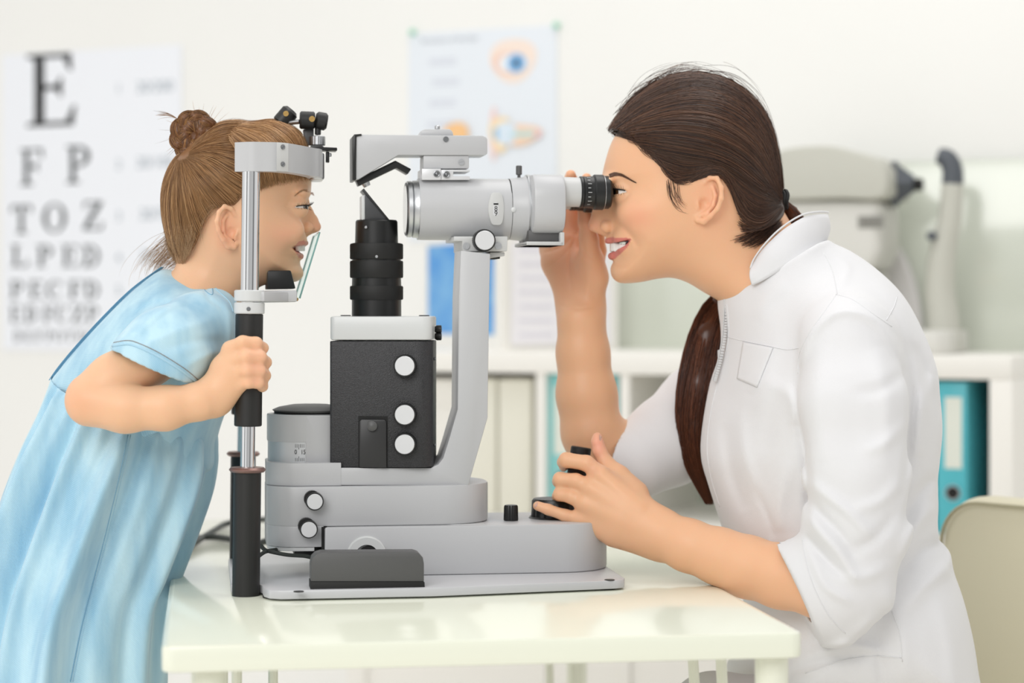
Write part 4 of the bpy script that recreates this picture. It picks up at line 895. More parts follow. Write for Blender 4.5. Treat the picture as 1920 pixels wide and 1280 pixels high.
mo = Outline([(1128, 457.5), (1140, 456.5), (1150, 455), (1164, 452.5), (1179, 450), (1174, 459), (1163, 466.5), (1149, 472), (1136, 474)], 1110, 1200, 430, 500, WY, step=1, n=4)
md = mo.d
def mouthcut(P):
    x, y = mo.pix(P); return -mo.samp(md, x, y)+.0008
B.sub((at(1120, 480, WY).x, WY-.055, at(1120, 482, WY).z), (at(1182, 480, WY).x, WY+.055, at(1182, 448, WY).z), lambda P: np.maximum(mouthcut(P), np.maximum(np.abs(P[:, 1]-WY)-.055, -(.0+0*P[:, 0])-.01)), .0015)
# palm creases of the raised hand
fh = Outline([(1000, 400), (1140, 400), (1140, 600), (1000, 600)], 1000, 1150, 400, 600, .2, step=1, n=1)
FH = fh.ridges([([(1088, 425), (1074, 455), (1067, 500), (1072, 548)], -.0016, 2.6), ([(1048, 572), (1085, 579), (1130, 570)], -.0009, 2.2), ([(1016, 474), (1050, 464), (1080, 436)], -.0012, 2.4), ([(1022, 506), (1050, 484), (1074, 458)], -.0010, 2.2), ([(1092, 468), (1108, 482), (1128, 490)], -.0009, 2), ([(1092, 478), (1106, 490), (1122, 497)], -.0007, 2), ([(1102, 520), (1100, 545), (1108, 565)], .0012, 8)])
class HandField(Field):
    def __call__(s, P):
        F = Field.__call__(s, P); m = (P[:, 1] > .165) & (P[:, 1] < .235) & (P[:, 0] < .115) & (P[:, 0] > .01)
        if m.any(): Q = P[m]; k_ = (Q[:, 1]+2.25)/FPX; F[m] -= fh.samp(FH, 960+Q[:, 0]/k_, 573-(Q[:, 2]-1.05)/k_).astype(np.float32)
        return F
# ears
def ear(F, cx, cy, sx, sy, Y, s, tilt=0.0, h=1.0):
    """helix, antihelix, tragus and lobe; s=-1 near side; px sizes; sx<0 mirrors for a face looking the other way"""
    ct, st = math.cos(tilt), math.sin(tilt)
    def q(u, v, dy, r): return (cx+(u*ct-v*st)*sx, cy+(u*st+v*ct)*sy, Y+s*dy, r*h)
    F.chain([q(-.35, -.30, .000, 4), q(-.05, -.62, .006, 4.2), q(.22, -.86, .010, 4.4), q(.62, -.92, .013, 4.6), q(.92, -.62, .016, 4.8), q(1.0, -.2, .017, 4.8), q(.86, .22, .015, 4.6), q(.52, .58, .011, 5), q(.2, .84, .006, 6.2), q(-.12, .84, .003, 6), q(-.3, .62, .0, 5)], .0012, .002)
    F.chain([q(.45, -.55, .007, 3.6), q(.66, -.25, .009, 4.2), q(.6, .15, .009, 4.4), q(.3, .5, .006, 4.6), q(.0, .62, .004, 4)], .002, .002)
    F.chain([q(-.3, .05, .002, 5), q(-.16, .26, .005, 4), q(-.2, .42, .003, 4)], .002, .001)
    c = q(.38, -.05, .001, 1); p = at(c[0], c[1], c[2]); F.add(np.array(p)-.03, np.array(p)+.03, lambda P: el(P, (p.x, p.y, p.z), (.55*abs(sx)*F_K, .0045, .72*sy*F_K), -tilt if sx > 0 else tilt), .003)
    c2 = q(.12, .15, .006, 1); F.subell(c2[0], c2[1], c2[2]+s*.002, (.30*abs(sx)*F_K, .006, .24*sy*F_K), .002)
F_K = 2.39/4000
ear(B, 1318, 373, 34, 49, WY-.0645, -1, .18, 1.0)
ear(B, 1318, 373, 34, 49, WY+.0645, 1, .18, 1.0)
# trunk and limbs that the coat hides, joined to the visible ones
B.chain([(1450, 610, WY, 62), (1560, 760, WY, 105), (1580, 1000, WY, 110), (1620, 1230, WY, 120)], .03, .03)
B.chain([(1540, 680, WY-.08, 45), (1600, 675, .0, 50), (1605, 860, -.040, 50), (1600, 1070, -.045, 50)], .02, .02)
B.chain([(1600, 1075, -.045, 52), (1540, 1100, -.035, 57), (1465, 1080, -.005, 58), (1400, 1062, .02, 56), (1350, 1043, .038, 51), (1290, 1022, .056, 47), (1240, 1002, .07, 43)], .02, .01)
# left hand, palm and back
B.chain([(1240, 984, .074, 30), (1180, 940, .082, 30), (1128, 893, .088, 18)], .012)
B.chain([(1240, 1000, .072, 34), (1170, 965, .078, 32), (1108, 915, .084, 17)], .012)
B.chain([(1240, 1014, .074, 31), (1165, 985, .080, 31), (1095, 943, .086, 16)], .012)
B.chain([(1236, 1018, .078, 28), (1150, 1000, .084, 25), (1090, 974, .088, 15)], .012)
B.chain([(1125, 889, .088, 16), (1100, 868, .090, 14.5), (1062, 862, .096, 14), (1056, 866, .114, 11), (1057, 875, .132, 9)], .006, .003)
B.chain([(1106, 915, .085, 15), (1080, 901, .088, 13.5), (1050, 898, .094, 13), (1047, 902, .112, 11), (1052, 911, .130, 9)], .005, .003)
B.chain([(1094, 943, .086, 14), (1072, 931, .088, 13), (1050, 926, .094, 12.5), (1046, 930, .110, 10.5), (1050, 938, .126, 9)], .005, .003)
B.chain([(1090, 974, .088, 13), (1060, 966, .090, 11.3), (1028, 955, .092, 10), (1008, 948, .094, 9)], .005, .003)
B.chain([(1190, 925, .095, 26), (1160, 892, .105, 20), (1136, 868, .112, 14.5), (1124, 845, .115, 12.5), (1120, 828, .116, 10.5), (1120, 819, .117, 9)], .012, .004)
# knuckle tendons
for a, b in (((1128, 890), (1200, 950)), ((1110, 916), (1195, 968)), ((1097, 944), (1190, 985))):
    B.chain([(a[0], a[1], .079, 8), (b[0], b[1], .066, 6)], .010)
# right arm and hand
B.chain([(1500, 660, 0.282, 60), (1400, 720, 0.287, 55), (1250, 810, 0.252, 50), (1150, 852, 0.217, 50)], .02, .02)
B.chain([(1128, 872, 0.212, 50), (1110, 810, 0.207, 55), (1100, 740, 0.207, 54), (1093, 660, 0.207, 47), (1090, 600, 0.207, 41.5), (1089, 575, 0.217, 41)], .02, .012)
B.chain([(1072, 570, 0.218, 25), (1047, 490, 0.222, 30), (1040, 455, 0.226, 24)], .014, .01)
B.chain([(1085, 570, 0.214, 27), (1075, 500, 0.218, 31), (1068, 455, 0.222, 22)], .014, .01)
B.chain([(1105, 570, 0.212, 26), (1112, 520, 0.202, 26), (1108, 490, 0.194, 24)], .014, .01)
B.chain([(1108, 500, 0.194, 23), (1104, 450, 0.182, 18), (1099, 415, 0.174, 14.5), (1094, 392, 0.170, 12)], .008, .004)
B.chain([(1066, 470, 0.227, 18), (1070, 410, 0.234, 13.5), (1071, 360, 0.227, 12.2), (1070, 335, 0.218, 11.5), (1070, 328, 0.210, 10)], .006, .003)
B.chain([(1090, 470, 0.227, 17), (1098, 410, 0.232, 12), (1100, 360, 0.227, 11), (1100, 338, 0.218, 10), (1100, 333, 0.212, 9)], .006, .003)
B.chain([(1046, 465, 0.230, 17), (1042, 410, 0.237, 12.5), (1044, 372, 0.228, 11)], .006, .003)
B.chain([(1026, 468, 0.230, 15), (1020, 420, 0.234, 11), (1024, 392, 0.226, 10)], .006, .003)
B.chain([(1112, 520, 0.207, 20), (1124, 470, 0.217, 13), (1122, 430, 0.217, 11)], .006, .003)
for pts in ([(1020, 478), (1050, 470), (1085, 440)], [(1026, 512), (1060, 490), (1085, 460)], [(1090, 455), (1078, 500), (1072, 545)]):   # palm creases
    Q = [at(x, y, .178) for x, y in pts]
base = lins('e8b690')
def tint(V, prof):
    x = 960+V[:, 0]*FPX/(V[:, 1]+2.25); y = 573-(V[:, 2]-1.05)*FPX/(V[:, 1]+2.25); c = np.tile(prof['base'], (len(V), 1))
    for kind, (px, py), r, col, amt, cond in prof['spots']:
        m = amt*np.exp(-(((x-px)/r[0])**2+((y-py)/r[1])**2)); m = m*cond(V) if cond else m; c = c*(1-m[:, None])+lins(col)*m[:, None]
    for poly, col, amt, cond in prof['polys']:
        m = inpoly(x, y, poly)&cond(V); c[m] = c[m]*(1-amt)+lins(col)*amt
    return c
hd = lambda V: (V[:, 1] > WY-.08) & (V[:, 1] < WY+.08)
both = lambda V: np.abs(V[:, 1]-WY) < .056
hand2 = lambda V: (V[:, 1] > .12).astype(float)
doc_prof = {'base': base, 'spots': [('g', (1195, 408), (34, 26), 'eb9f83', .45, lambda V: hd(V).astype(float)), ('g', (1335, 375), (30, 55), 'eeab8c', .4, lambda V: hd(V).astype(float)), ('g', (1112, 420), (16, 16), 'e8a488', .35, None),
   ('g', (1060, 500), (50, 60), 'eaa58a', .45, hand2), ('g', (1075, 400), (40, 60), 'e79a80', .45, hand2), ('g', (1122, 832), (16, 26), 'eda592', .7, lambda V: (V[:, 1] < .14).astype(float)),
   ('g', (1110, 880), (14, 12), 'e3a286', .35, None), ('g', (1098, 790), (70, 90), 'd3a17c', .25, hand2)],
 'polys': [([(1128, 453), (1132, 448), (1141, 445.5), (1150, 445), (1162, 445), (1184, 447), (1177, 462), (1162, 478), (1150, 487), (1136, 488), (1134, 470)], 'cc6f6c', .85, both)]}
B.__class__ = HandField
doctor_body = build('body', B, .0014, SK, DOC, lambda V: tint(V, doc_prof), it=2, label='fair skinned face with smiling lips, arms and hands')
# teeth, eyes, nails
teeth = mat('tooth_enamel', 'f6f3ee', .2, coat=.3)
bm = bmesh.new()
for s in (-1, 1):
    for i, (x, w, h_) in enumerate(((1143.5, .0042, .0055), (1147.5, .0036, .005), (1153, .0036, .0051), (1158.5, .0033, .0044), (1164, .0031, .004), (1169, .003, .0034))):
        ang = [.15, .5, .85, 1.0, 1.1, 1.15][i]; off = [.0042, .0115, .0180, .0230, .0275, .0310][i]
        p = at(x+1, 462+i*.2, Sy(s, off)); t = Vector((math.sin(ang), s*math.cos(ang), 0)); n_ = Vector((-math.cos(ang), s*math.sin(ang), 0))
        vs = []
        prof_ = [(-.85, -.9), (-.95, .8), (.95, .8), (.85, -.9), (.4, -1.05), (-.4, -1.05)]
        A = [bm.verts.new(p+t*(w*a)+Vector((0, 0, h_*b))+n_*(.0006 if abs(a) < .5 else 0)) for a, b in prof_]; Bk = [bm.verts.new(v.co-n_*.004) for v in A]
        bm.faces.new(A); bm.faces.new(Bk[::-1])
        for k2 in range(6): bm.faces.new((A[k2], Bk[k2], Bk[(k2+1) % 6], A[(k2+1) % 6]))
bmesh.ops.bevel(bm, geom=list(bm.edges), offset=.0006, segments=2, affect='EDGES', clamp_overlap=True)
fin(bm, 'teeth', teeth, DOC, smooth=60)
white_e = mat('eye_white', 'eee6e0', .12, coat=.6); iris_b = mat('brown_iris', '4a2f1c', .15, coat=1); pup = mat('pupil', '090606', .1, coat=1); iris_g = mat('grey_iris', '5a5650', .15, coat=1)
def eye(T, x, y, Y, r, look, iris):
    c = at(x, y, Y); bm = bmesh.new(); bmesh.ops.create_uvsphere(bm, u_segments=32, v_segments=20, radius=r); bm.transform(Matrix.Translation(c)); e = fin(bm, 'eye', white_e, T, smooth=180)
    d = Vector(look).normalized()
    for nm, q, rr, m in (('iris', .0004, .48, iris), ('pupil', .0007, .22, pup)):
        bm = bmesh.new(); R_ = r+q; rows = [(R_*math.cos(a), R_*math.sin(a)) for a in np.linspace(math.asin(rr), .02, 6)]
        lathe(bm, c, d, rows, 28, caps=False); bm.faces.new([v for v in bm.verts][-28:]); fin(bm, nm, m, T, e, smooth=180)
for s in (-1, 1): eye(DOC, 1170, 360, Sy(s, .033), .0120, (-1, s*.55, -.03), iris_b)
def lid(F_, T, x, y, Y, r, s, dirx, open_=(.28, -.34), name='eyelid', m=None, th=.0011):
    """upper and lower lids: shells of a slightly larger sphere above and below the eye opening"""
    c = at(x, y, Y); bm = bmesh.new()
    for lo_, hi_ in ((open_[0], 1.25), (-1.2, open_[1])):
        rings = []
        for i in range(9):
            row = []
            for j in range(17):
                az = -2.1+4.2*j/16; edge = lo_ if lo_ > -1 else hi_; far = hi_ if lo_ > -1 else lo_
                e0 = edge*math.cos(az*1.05)**.7 if abs(az*1.05) < PI/2 else 0
                el_ = e0+(far-e0)*i/8; rr = r+th+(.0007 if i == 0 else 0)
                d = Vector((dirx*math.cos(el_)*math.cos(az), math.cos(el_)*math.sin(az), math.sin(el_))); d = Matrix.Rotation(-dirx*s*.32*(-1), 3, 'Z') @ d
                row.append(bm.verts.new(c+d*rr))
            rings.append(row)
        for a, b in zip(rings, rings[1:]):
            for j in range(16): bm.faces.new((a[j], a[j+1], b[j+1], b[j]))
    bmesh.ops.solidify(bm, geom=list(bm.faces), thickness=.0006)
    return fin(bm, name, m, T, smooth=180)
lidm = mat('eyelid_skin', 'd69f78', .45, sss=.3)
lash = mat('lash', '1c1310', .6)
def lashes(T, x, y, Y, r, s, dirx, up=.25, dn=-.28, n=26, L=.007):
    c = at(x, y, Y); out = []
    for q, sg, cnt, ll in ((up, 1, n, L), (dn, -1, n//2, L*.5)):
        for j in range(cnt):
            az = -1.15+2.3*j/(cnt-1)+random.gauss(0, .02); e = q*max(math.cos(az*1.05), 0)**.7
            R_ = Matrix.Rotation(dirx*s*.32, 3, 'Z'); d = R_ @ Vector((dirx*math.cos(e)*math.cos(az), math.cos(e)*math.sin(az), math.sin(e)))
            p = c+d*(r+.0015); out.append([list(p+(d*t+Vector((0, 0, sg*.55*t*t)))*ll) for t in (0, .35, .7, 1)])
    return out
ls = []
for s in (-1, 1): ls += lashes(DOC, 1170, 360, Sy(s, .033), .0120, s, -1)
strands('eyelash', ls, .00022, lash, DOC)
sk = Skin(doctor_body, DOC)
def liner(T, x, y, Y, r, s, dirx, q, rad, name='eyeliner'):
    c = at(x, y, Y); R_ = Matrix.Rotation(dirx*s*.32, 3, 'Z'); pts = []
    for j in range(21):
        az = -1.3+2.6*j/20; e = q*max(math.cos(az*1.05), 0)**.7; pts.append(c+(R_ @ Vector((dirx*math.cos(e)*math.cos(az), math.cos(e)*math.sin(az), math.sin(e))))*(r+.0014))
    bm = bmesh.new(); tube(bm, pts, rad, 6); return fin(bm, name, lash, T)
for s in (-1, 1): liner(DOC, 1170, 360, Sy(s, .033), .0120, s, -1, .22, .0008)
# eyebrows: short hairs following the brow arch on both sides
def brow(skn, T, pts, n, L, r, m, Yc, thick=3.0):
    P = cat(pts, 10); out = []
    for i in range(n):
        t = RNG.random(); k_ = t*(len(P)-1.01); a = P[int(k_)]; b = P[int(k_)+1]; d = (b-a)/np.linalg.norm(b-a); w = thick*(1-t*.75)
        q = a+(b-a)*(k_ % 1)+np.array([-d[1], d[0]])*RNG.uniform(-w, w)
        h0 = skn.hit(q[0], q[1], .0004); h1 = skn.hit(q[0]+d[0]*L, q[1]+d[1]*L-.5, .0006)
        if h0 is None or h1 is None or (h1-h0).length > .02: continue
        out.append([list(h0), list((h0*2+h1)/3-Vector((0, .0003, 0))), list((h0+h1*2)/3-Vector((0, .0003, 0))), list(h1)])
        out.append([[p[0], 2*Yc-p[1], p[2]] for p in out[-1]])
    return strands('eyebrow', out, r, m, T)
brow(sk, DOC, [(1142, 330), (1152, 327), (1166, 329), (1187, 340)], 420, 8, .00022, mat('brow_hair', '5a3d2c', .6), WY, 3.6)
def nail(skn, T, x, y, rx, ry, ang, col='e9b7a8'):
    c = []; bm = bmesh.new()
    ctr = skn.hit(x, y, .0006)
    if ctr is None: return
    V = [bm.verts.new(ctr)]
    for k_ in range(16):
        a = 2*PI*k_/16; u, v = rx*math.cos(a), ry*math.sin(a); h_ = skn.hit(x+u*math.cos(ang)-v*math.sin(ang), y+u*math.sin(ang)+v*math.cos(ang), .0004)
        V.append(bm.verts.new(h_ if h_ is not None and (h_-ctr).length < .012 else ctr))
    for k_ in range(16):
        try: bm.faces.new((V[0], V[1+k_], V[1+(k_+1) % 16]))
        except ValueError: pass
    fin(bm, 'fingernail', mat('nail_polish', col, .15, coat=.6), T, smooth=180)
nail(sk, DOC, 1003.5, 946, 3.6, 6.5, .5, 'cfa79a'); nail(sk, DOC, 1126, 818, 2.6, 8, .1, 'c79c8c')
# ---------------------------------------------------------------- hair
hairm = hair_mat('brown_hair', .33)
hc = [(1141, 242), (1150, 226), (1166, 206), (1190, 182), (1212, 166), (1240, 148), (1268, 139), (1295, 136), (1330, 140), (1362, 149), (1396, 170), (1424, 198), (1444, 232), (1457, 270), (1462, 312), (1464, 350), (1467, 376), (1468, 398), (1456, 416), (1430, 430), (1404, 432), (1388, 420), (1376, 396), (1366, 372), (1360, 352), (1352, 330), (1340, 322), (1322, 322), (1306, 330), (1292, 342), (1280, 348), (1268, 342), (1254, 328), (1240, 310), (1228, 296), (1212, 280), (1196, 265), (1178, 251), (1160, 244)]
hco = Outline(hc, 1080, 1580, 80, 480, WY, n=4)
HHW = ho.field([(1150, 240, .050), (1180, 250, .060), (1250, 230, .0735), (1340, 260, .082), (1400, 300, .078), (1300, 180, .074), (1420, 220, .074), (1230, 300, .070), (1260, 340, .070), (1290, 350, .070), (1370, 380, .070), (1440, 380, .030), (1464, 376, .012), (1420, 400, .05)])
# fade the cap into the skin along the lower hairline: full width where the outline is the outer silhouette only
sil = [(1139, 250), (1141, 240), (1150, 225), (1166, 206), (1190, 182), (1212, 166), (1240, 148), (1268, 139), (1295, 136), (1330, 140), (1362, 149), (1396, 170), (1424, 198), (1444, 232), (1457, 270), (1462, 312), (1464, 350), (1470, 376), (1480, 400), (1496, 430), (1512, 480), (1400, 560), (1250, 520), (1170, 500), (1150, 400), (1142, 320)]
so = Outline(sil, 1080, 1580, 80, 640, WY, n=5)
SR = so.field([(1150, 240, .055), (1240, 200, .085), (1340, 200, .095), (1440, 300, .085), (1460, 370, .05), (1300, 350, .08), (1400, 420, .07)])
SW = so.field([(1146, 244, .046), (1180, 250, .0635), (1250, 230, .0725), (1340, 260, .0805), (1400, 300, .078), (1300, 180, .073), (1420, 220, .074), (1230, 310, .0685), (1260, 340, .0690), (1290, 350, .069), (1370, 380, .069), (1430, 380, .062), (1462, 376, .036), (1395, 420, .066), (1430, 425, .063), (1462, 412, .046)])
hp = so.puff(SW, SR, e=2.1)
def hairfn(P):
    x, y = hco.pix(P); return smax(hp(P), -hco.samp(hco.d, x, y), .0035)
HB = Field(); p = hco.poly
HB.add(((p[:, 0].min()-960)*hco.k, WY-.085, 1.05-(p[:, 1].max()-573)*hco.k), ((p[:, 0].max()-960)*hco.k, WY+.085, 1.05-(p[:, 1].min()-573)*hco.k), hairfn, 0)
HB.chain([(1462, 378, WY, 9), (1470, 376, WY, 9)], .004)
hcol = lambda V: np.tile(lins('3d2a20'), (len(V), 1))
doc_hair = build('hair', HB, .0018, hairm, DOC, hcol, it=2)
guides = [
 [(1139, 246), (1168, 203), (1212, 163), (1290, 134), (1375, 153), (1438, 214), (1463, 300), (1470, 374)],
 [(1143, 245), (1180, 206), (1230, 178), (1300, 160), (1370, 180), (1424, 230), (1452, 305), (1466, 374)],
 [(1152, 247), (1200, 225), (1255, 208), (1320, 208), (1375, 230), (1418, 268), (1444, 320), (1465, 375)],
 [(1165, 253), (1212, 243), (1265, 240), (1325, 250), (1375, 275), (1412, 305), (1440, 342), (1464, 376)],
 [(1180, 264), (1225, 268), (1270, 275), (1325, 288), (1372, 308), (1408, 335), (1436, 358), (1463, 378)],
 [(1198, 284), (1238, 298), (1275, 308), (1325, 316), (1362, 334), (1398, 358), (1432, 372), (1462, 380)],
 [(1226, 308), (1252, 322), (1284, 330), (1320, 322), (1352, 336), (1385, 368), (1426, 384), (1462, 382)],
 [(1246, 336), (1268, 352), (1292, 344), (1320, 324), (1350, 330), (1370, 372), (1400, 412), (1462, 390)],
 [(1300, 338), (1322, 322), (1345, 325), (1358, 350), (1368, 385), (1386, 422), (1420, 428), (1464, 396)]]
st = comb(guides, 3000, so, SW, SR, (-1, 1), lift=.0006, k=16, jit=3.0, e=2.1, lj=.0009, trim=(.25, .12))
# nape wisps
st += comb([[(1376, 372), (1392, 400), (1420, 410), (1460, 388)], [(1370, 420), (1395, 432), (1425, 428), (1462, 392)], [(1378, 440), (1400, 436), (1430, 420), (1462, 392)]], 420, so, SW, SR, (-1, 1), lift=.0006, k=16, jit=3, e=2.1, trim=(.5, 0))
st += comb([[(1362, 452), (1385, 444), (1410, 430), (1440, 412)], [(1378, 462), (1398, 452), (1424, 438), (1450, 416)], [(1402, 466), (1418, 456), (1440, 440), (1460, 420)]], 240, ho, HW, HR, (-1, 1), lift=.001, k=16, jit=6, e=2.15, trim=(.6, .0))
st += comb([[(1240, 340), (1248, 372), (1262, 392), (1276, 398)], [(1262, 348), (1262, 372), (1272, 390), (1290, 398)]], 22, ho, HW, HR, (-1, 1), lift=.0004, k=16, jit=8, e=2.15, trim=(.1, .6))
st += comb([[(1146, 244), (1158, 250), (1180, 258)], [(1180, 262), (1196, 276), (1220, 290)], [(1216, 292), (1236, 316), (1262, 330)], [(1244, 330), (1262, 350), (1290, 345)]], 420, ho, HW, HR, (-1, 1), lift=.0010, k=16, jit=6, e=2.15, trim=(.3, .4))
st += comb([[(1150, 232), (1160, 215), (1185, 185), (1210, 160)], [(1190, 185), (1225, 150), (1290, 122), (1350, 135)], [(1290, 128), (1370, 138), (1440, 205), (1470, 300)]], 110, so, SW, SR, (-1, 1), lift=.0006, k=16, jit=14, e=2.1, trim=(.4, .5))
def hcols(n, pal, seed=3):
    P = np.array([lins(c) for c in pal]); k_ = RNG.integers(0, len(P), n); return P[k_]*(RNG.uniform(.8, 1.2, (n, 1)))
strands('hair_strands', st, RNG.uniform(.00013, .0003, len(st)), hairm, DOC, doc_hair, hcols(len(st), ['453024', '573b2c', '342420', '6b4b38', '4d382c']))
# ponytail over the far shoulder and down the front: locks as bundles of long hairs
def lock(cl, n, k=26, cols=('4f2c1d', '6b3d28', '3b2117', '7d4a31', '5a3423')):
    """cl: (x, y, Y, rpx) centre line; fills it with hairs"""
    Q = np.array([J(*c) for c in cl]); C_ = cat(Q, 8); u = np.linspace(0, 1, len(C_)); C_ = np.stack([np.interp(np.linspace(0, 1, k), u, C_[:, c]) for c in range(4)], 1); out = []
    for _ in range(n):
        a = RNG.random()*6.28; r = math.sqrt(RNG.random()); ph = RNG.random()*6.28; t = np.linspace(0, 1-.12*RNG.random()**2, k); cc = np.stack([np.interp(t, np.linspace(0, 1, k), C_[:, c]) for c in range(4)], 1)
        aa = a+.5*np.sin(t*3+ph); out.append(np.stack([cc[:, 0]+cc[:, 3]*r*np.cos(aa), cc[:, 1]+cc[:, 3]*.8*r*np.sin(aa), cc[:, 2]+cc[:, 3]*r*.2*np.sin(aa*1.0)], 1))
    return out
tail = [(1470, 378, WY, 8), (1485, 398, WY+.01, 15), (1490, 420, WY+.03, 22), (1478, 470, WY+.065, 30), (1420, 520, WY+.088, 32), (1360, 560, WY+.085, 34), (1327, 630, WY+.07, 38), (1310, 720, WY+.055, 42), (1301, 800, WY+.05, 35), (1308, 870, WY+.05, 27), (1330, 945, WY+.05, 8)]
tcore = Field(); tcore.chain([(x, y, Y, max(r*.62, 3)) for x, y, Y, r in tail[:-2]]+[(1312, 890, WY+.05, 6)], 0, .01)
build('ponytail', tcore, .003, hairm, DOC, lambda V: np.tile(lins('4a2c1f'), (len(V), 1)), it=2)
ts = lock(tail, 2600)
strands('ponytail_strands', ts, RNG.uniform(.0002, .0004, len(ts)), hairm, DOC, doc_hair, hcols(len(ts), ['4f2c1d', '6b3d28', '3b2117', '7d4a31', '5a3423']))
bm = bmesh.new()
c = at(1468, 377, WY)
for k_ in range(3):
    pts = [c+Vector((.0005+k_*.003-.003+.0008*math.sin(3*a), .0085*math.cos(a), .0095*math.sin(a)+.001*k_)) for a in np.linspace(0, 2*PI, 22)]; tube(bm, pts, .0024, 8)
fin(bm, 'hair_tie', M['rub'], DOC, doc_hair, smooth=180)
# ---------------------------------------------------------------- white coat
linen = mat('white_linen', 'e0e0e2', .75, bump=.25, bscale=1400, sheen=.2)
co = [(1346, 566), (1352, 620), (1349, 665), (1331, 720), (1317, 802), (1315, 858), (1328, 907), (1346, 963), (1358, 1000), (1378, 1060), (1396, 1130), (1388, 1215), (1364, 1258), (1366, 1330),
 (1850, 1330), (1828, 1270), (1815, 1190), (1796, 1112), (1776, 1055), (1771, 1024), (1752, 1000), (1749, 942), (1752, 872), (1758, 802), (1753, 735), (1743, 672), (1718, 610), (1683, 549), (1634, 500), (1591, 470), (1552, 450), (1535, 415), (1490, 395), (1430, 410), (1380, 470), (1352, 530)]
nko = Outline([(1340, 548), (1366, 547), (1410, 532), (1464, 499), (1528, 459), (1553, 449), (1620, 420), (1500, 340), (1380, 360), (1320, 450)], 1240, 1900, 400, 1360, WY, step=2, n=3)
cto = Outline(co, 1240, 1900, 400, 1360, WY, step=3, n=4)
CW = cto.field([(1549, 440, .078), (1600, 492, .095), (1520, 490, .088), (1464, 500, .084), (1470, 440, .080), (1420, 535, .075), (1400, 470, .068), (1368, 556, .050), (1590, 570, .150), (1660, 600, .15), (1450, 600, .105), (1560, 700, .165), (1400, 640, .085), (1400, 720, .115), (1345, 720, .05), (1350, 820, .09), (1500, 850, .15), (1700, 800, .145), (1560, 1000, .140), (1650, 1150, .165), (1450, 1200, .155), (1380, 1000, .11), (1780, 1200, .15)])
CR = cto.field([(1549, 440, .05), (1600, 500, .07), (1450, 480, .05), (1400, 540, .04), (1370, 570, .035), (1350, 700, .07), (1340, 850, .09), (1700, 650, .10), (1740, 850, .10), (1500, 1000, .11), (1790, 1150, .10), (1400, 1150, .09)])
CF_ = Field()
add_puff(CF_, cto, CW, CR, 0, e=2.2)
CT = Field(); add_puff(CT, cto, CW, CR, 0, e=2.2); CS = Field(); CX = Field()
NS = ([(1555, 600, .035, 62), (1590, 640, -.012, 80), (1602, 760, -.035, 97), (1606, 880, -.045, 95), (1602, 990, -.048, 91), (1585, 1085, -.046, 85), (1545, 1106, -.036, 92), (1482, 1112, -.018, 98)], .022, .02)
CS.chain(NS[0], 0, .02); CF_.chain(*NS)
XS = ([(1500, 660, .25, 70), (1400, 720, .27, 80), (1320, 770, .265, 86), (1250, 830, .235, 80), (1190, 866, .212, 66), (1150, 880, .20, 60)], .02, .015)
CX.chain(XS[0], 0, .015); CF_.chain(*XS)
def plane(x0, y0, x1, y1, Y, keep):        # half space on one side of a sight-line plane through two photo points
    a = np.array(at(x0, y0, Y)); b = np.array(at(x1, y1, Y)); n = np.cross(b-a, np.array([0, 1, 0])); n /= np.linalg.norm(n)
    k_ = np.array(at(keep[0], keep[1], Y)); s = 1 if (k_-a)@n > 0 else -1
    return lambda P: -((P-a.astype(np.float32))@(n*s).astype(np.float32))       # negative on the kept side
near_cut = plane(1451, 1014, 1535, 1203, -.03, (1600, 1080)); far_cut = plane(1166, 790, 1139, 868, .2, (1300, 800))
bow = lambda P: .0
def coatfn(P):
    x = 960+P[:, 0]*FPX/(P[:, 1]+2.25); y = 573-(P[:, 2]-1.05)*FPX/(P[:, 1]+2.25); t = CT(P); s_ = CS(P); q = CX(P)
    c = near_cut(P); s_ = np.where(x < 1640, smax(s_, c, .0015), s_); hn = rc(P, hA, hB, .040, .040); hn = np.maximum(hn, -c-.028); s_ = np.maximum(s_, -hn)
    c2 = far_cut(P); q = smax(q, c2, .0015); hf = rc(P, hC, hD, .035, .035); hf = np.maximum(hf, -c2-.03); q = np.where(x < 1290, np.maximum(q, -hf), q)
    k_ = np.clip((1000-y)/200, .12, 1)*.022; f = smin(smin(t, s_, k_.astype(np.float32)), q, .02)
    m = (y < 580) & (x < 1640); f = np.where(m, smax(f, nko.samp(nko.d, x, y), .002), f)
    w = np.clip((WY-.01-P[:, 1])/.03, 0, 1)
    return (f-cto.samp(CH_, x, y)*w).astype(np.float32)
hA = np.array(at(1545, 1096, -.034)); hB = np.array(at(1400, 1062, .020)); hC = np.array(at(1250, 830, .235)); hD = np.array(at(1120, 872, .20))
a_ = .0042
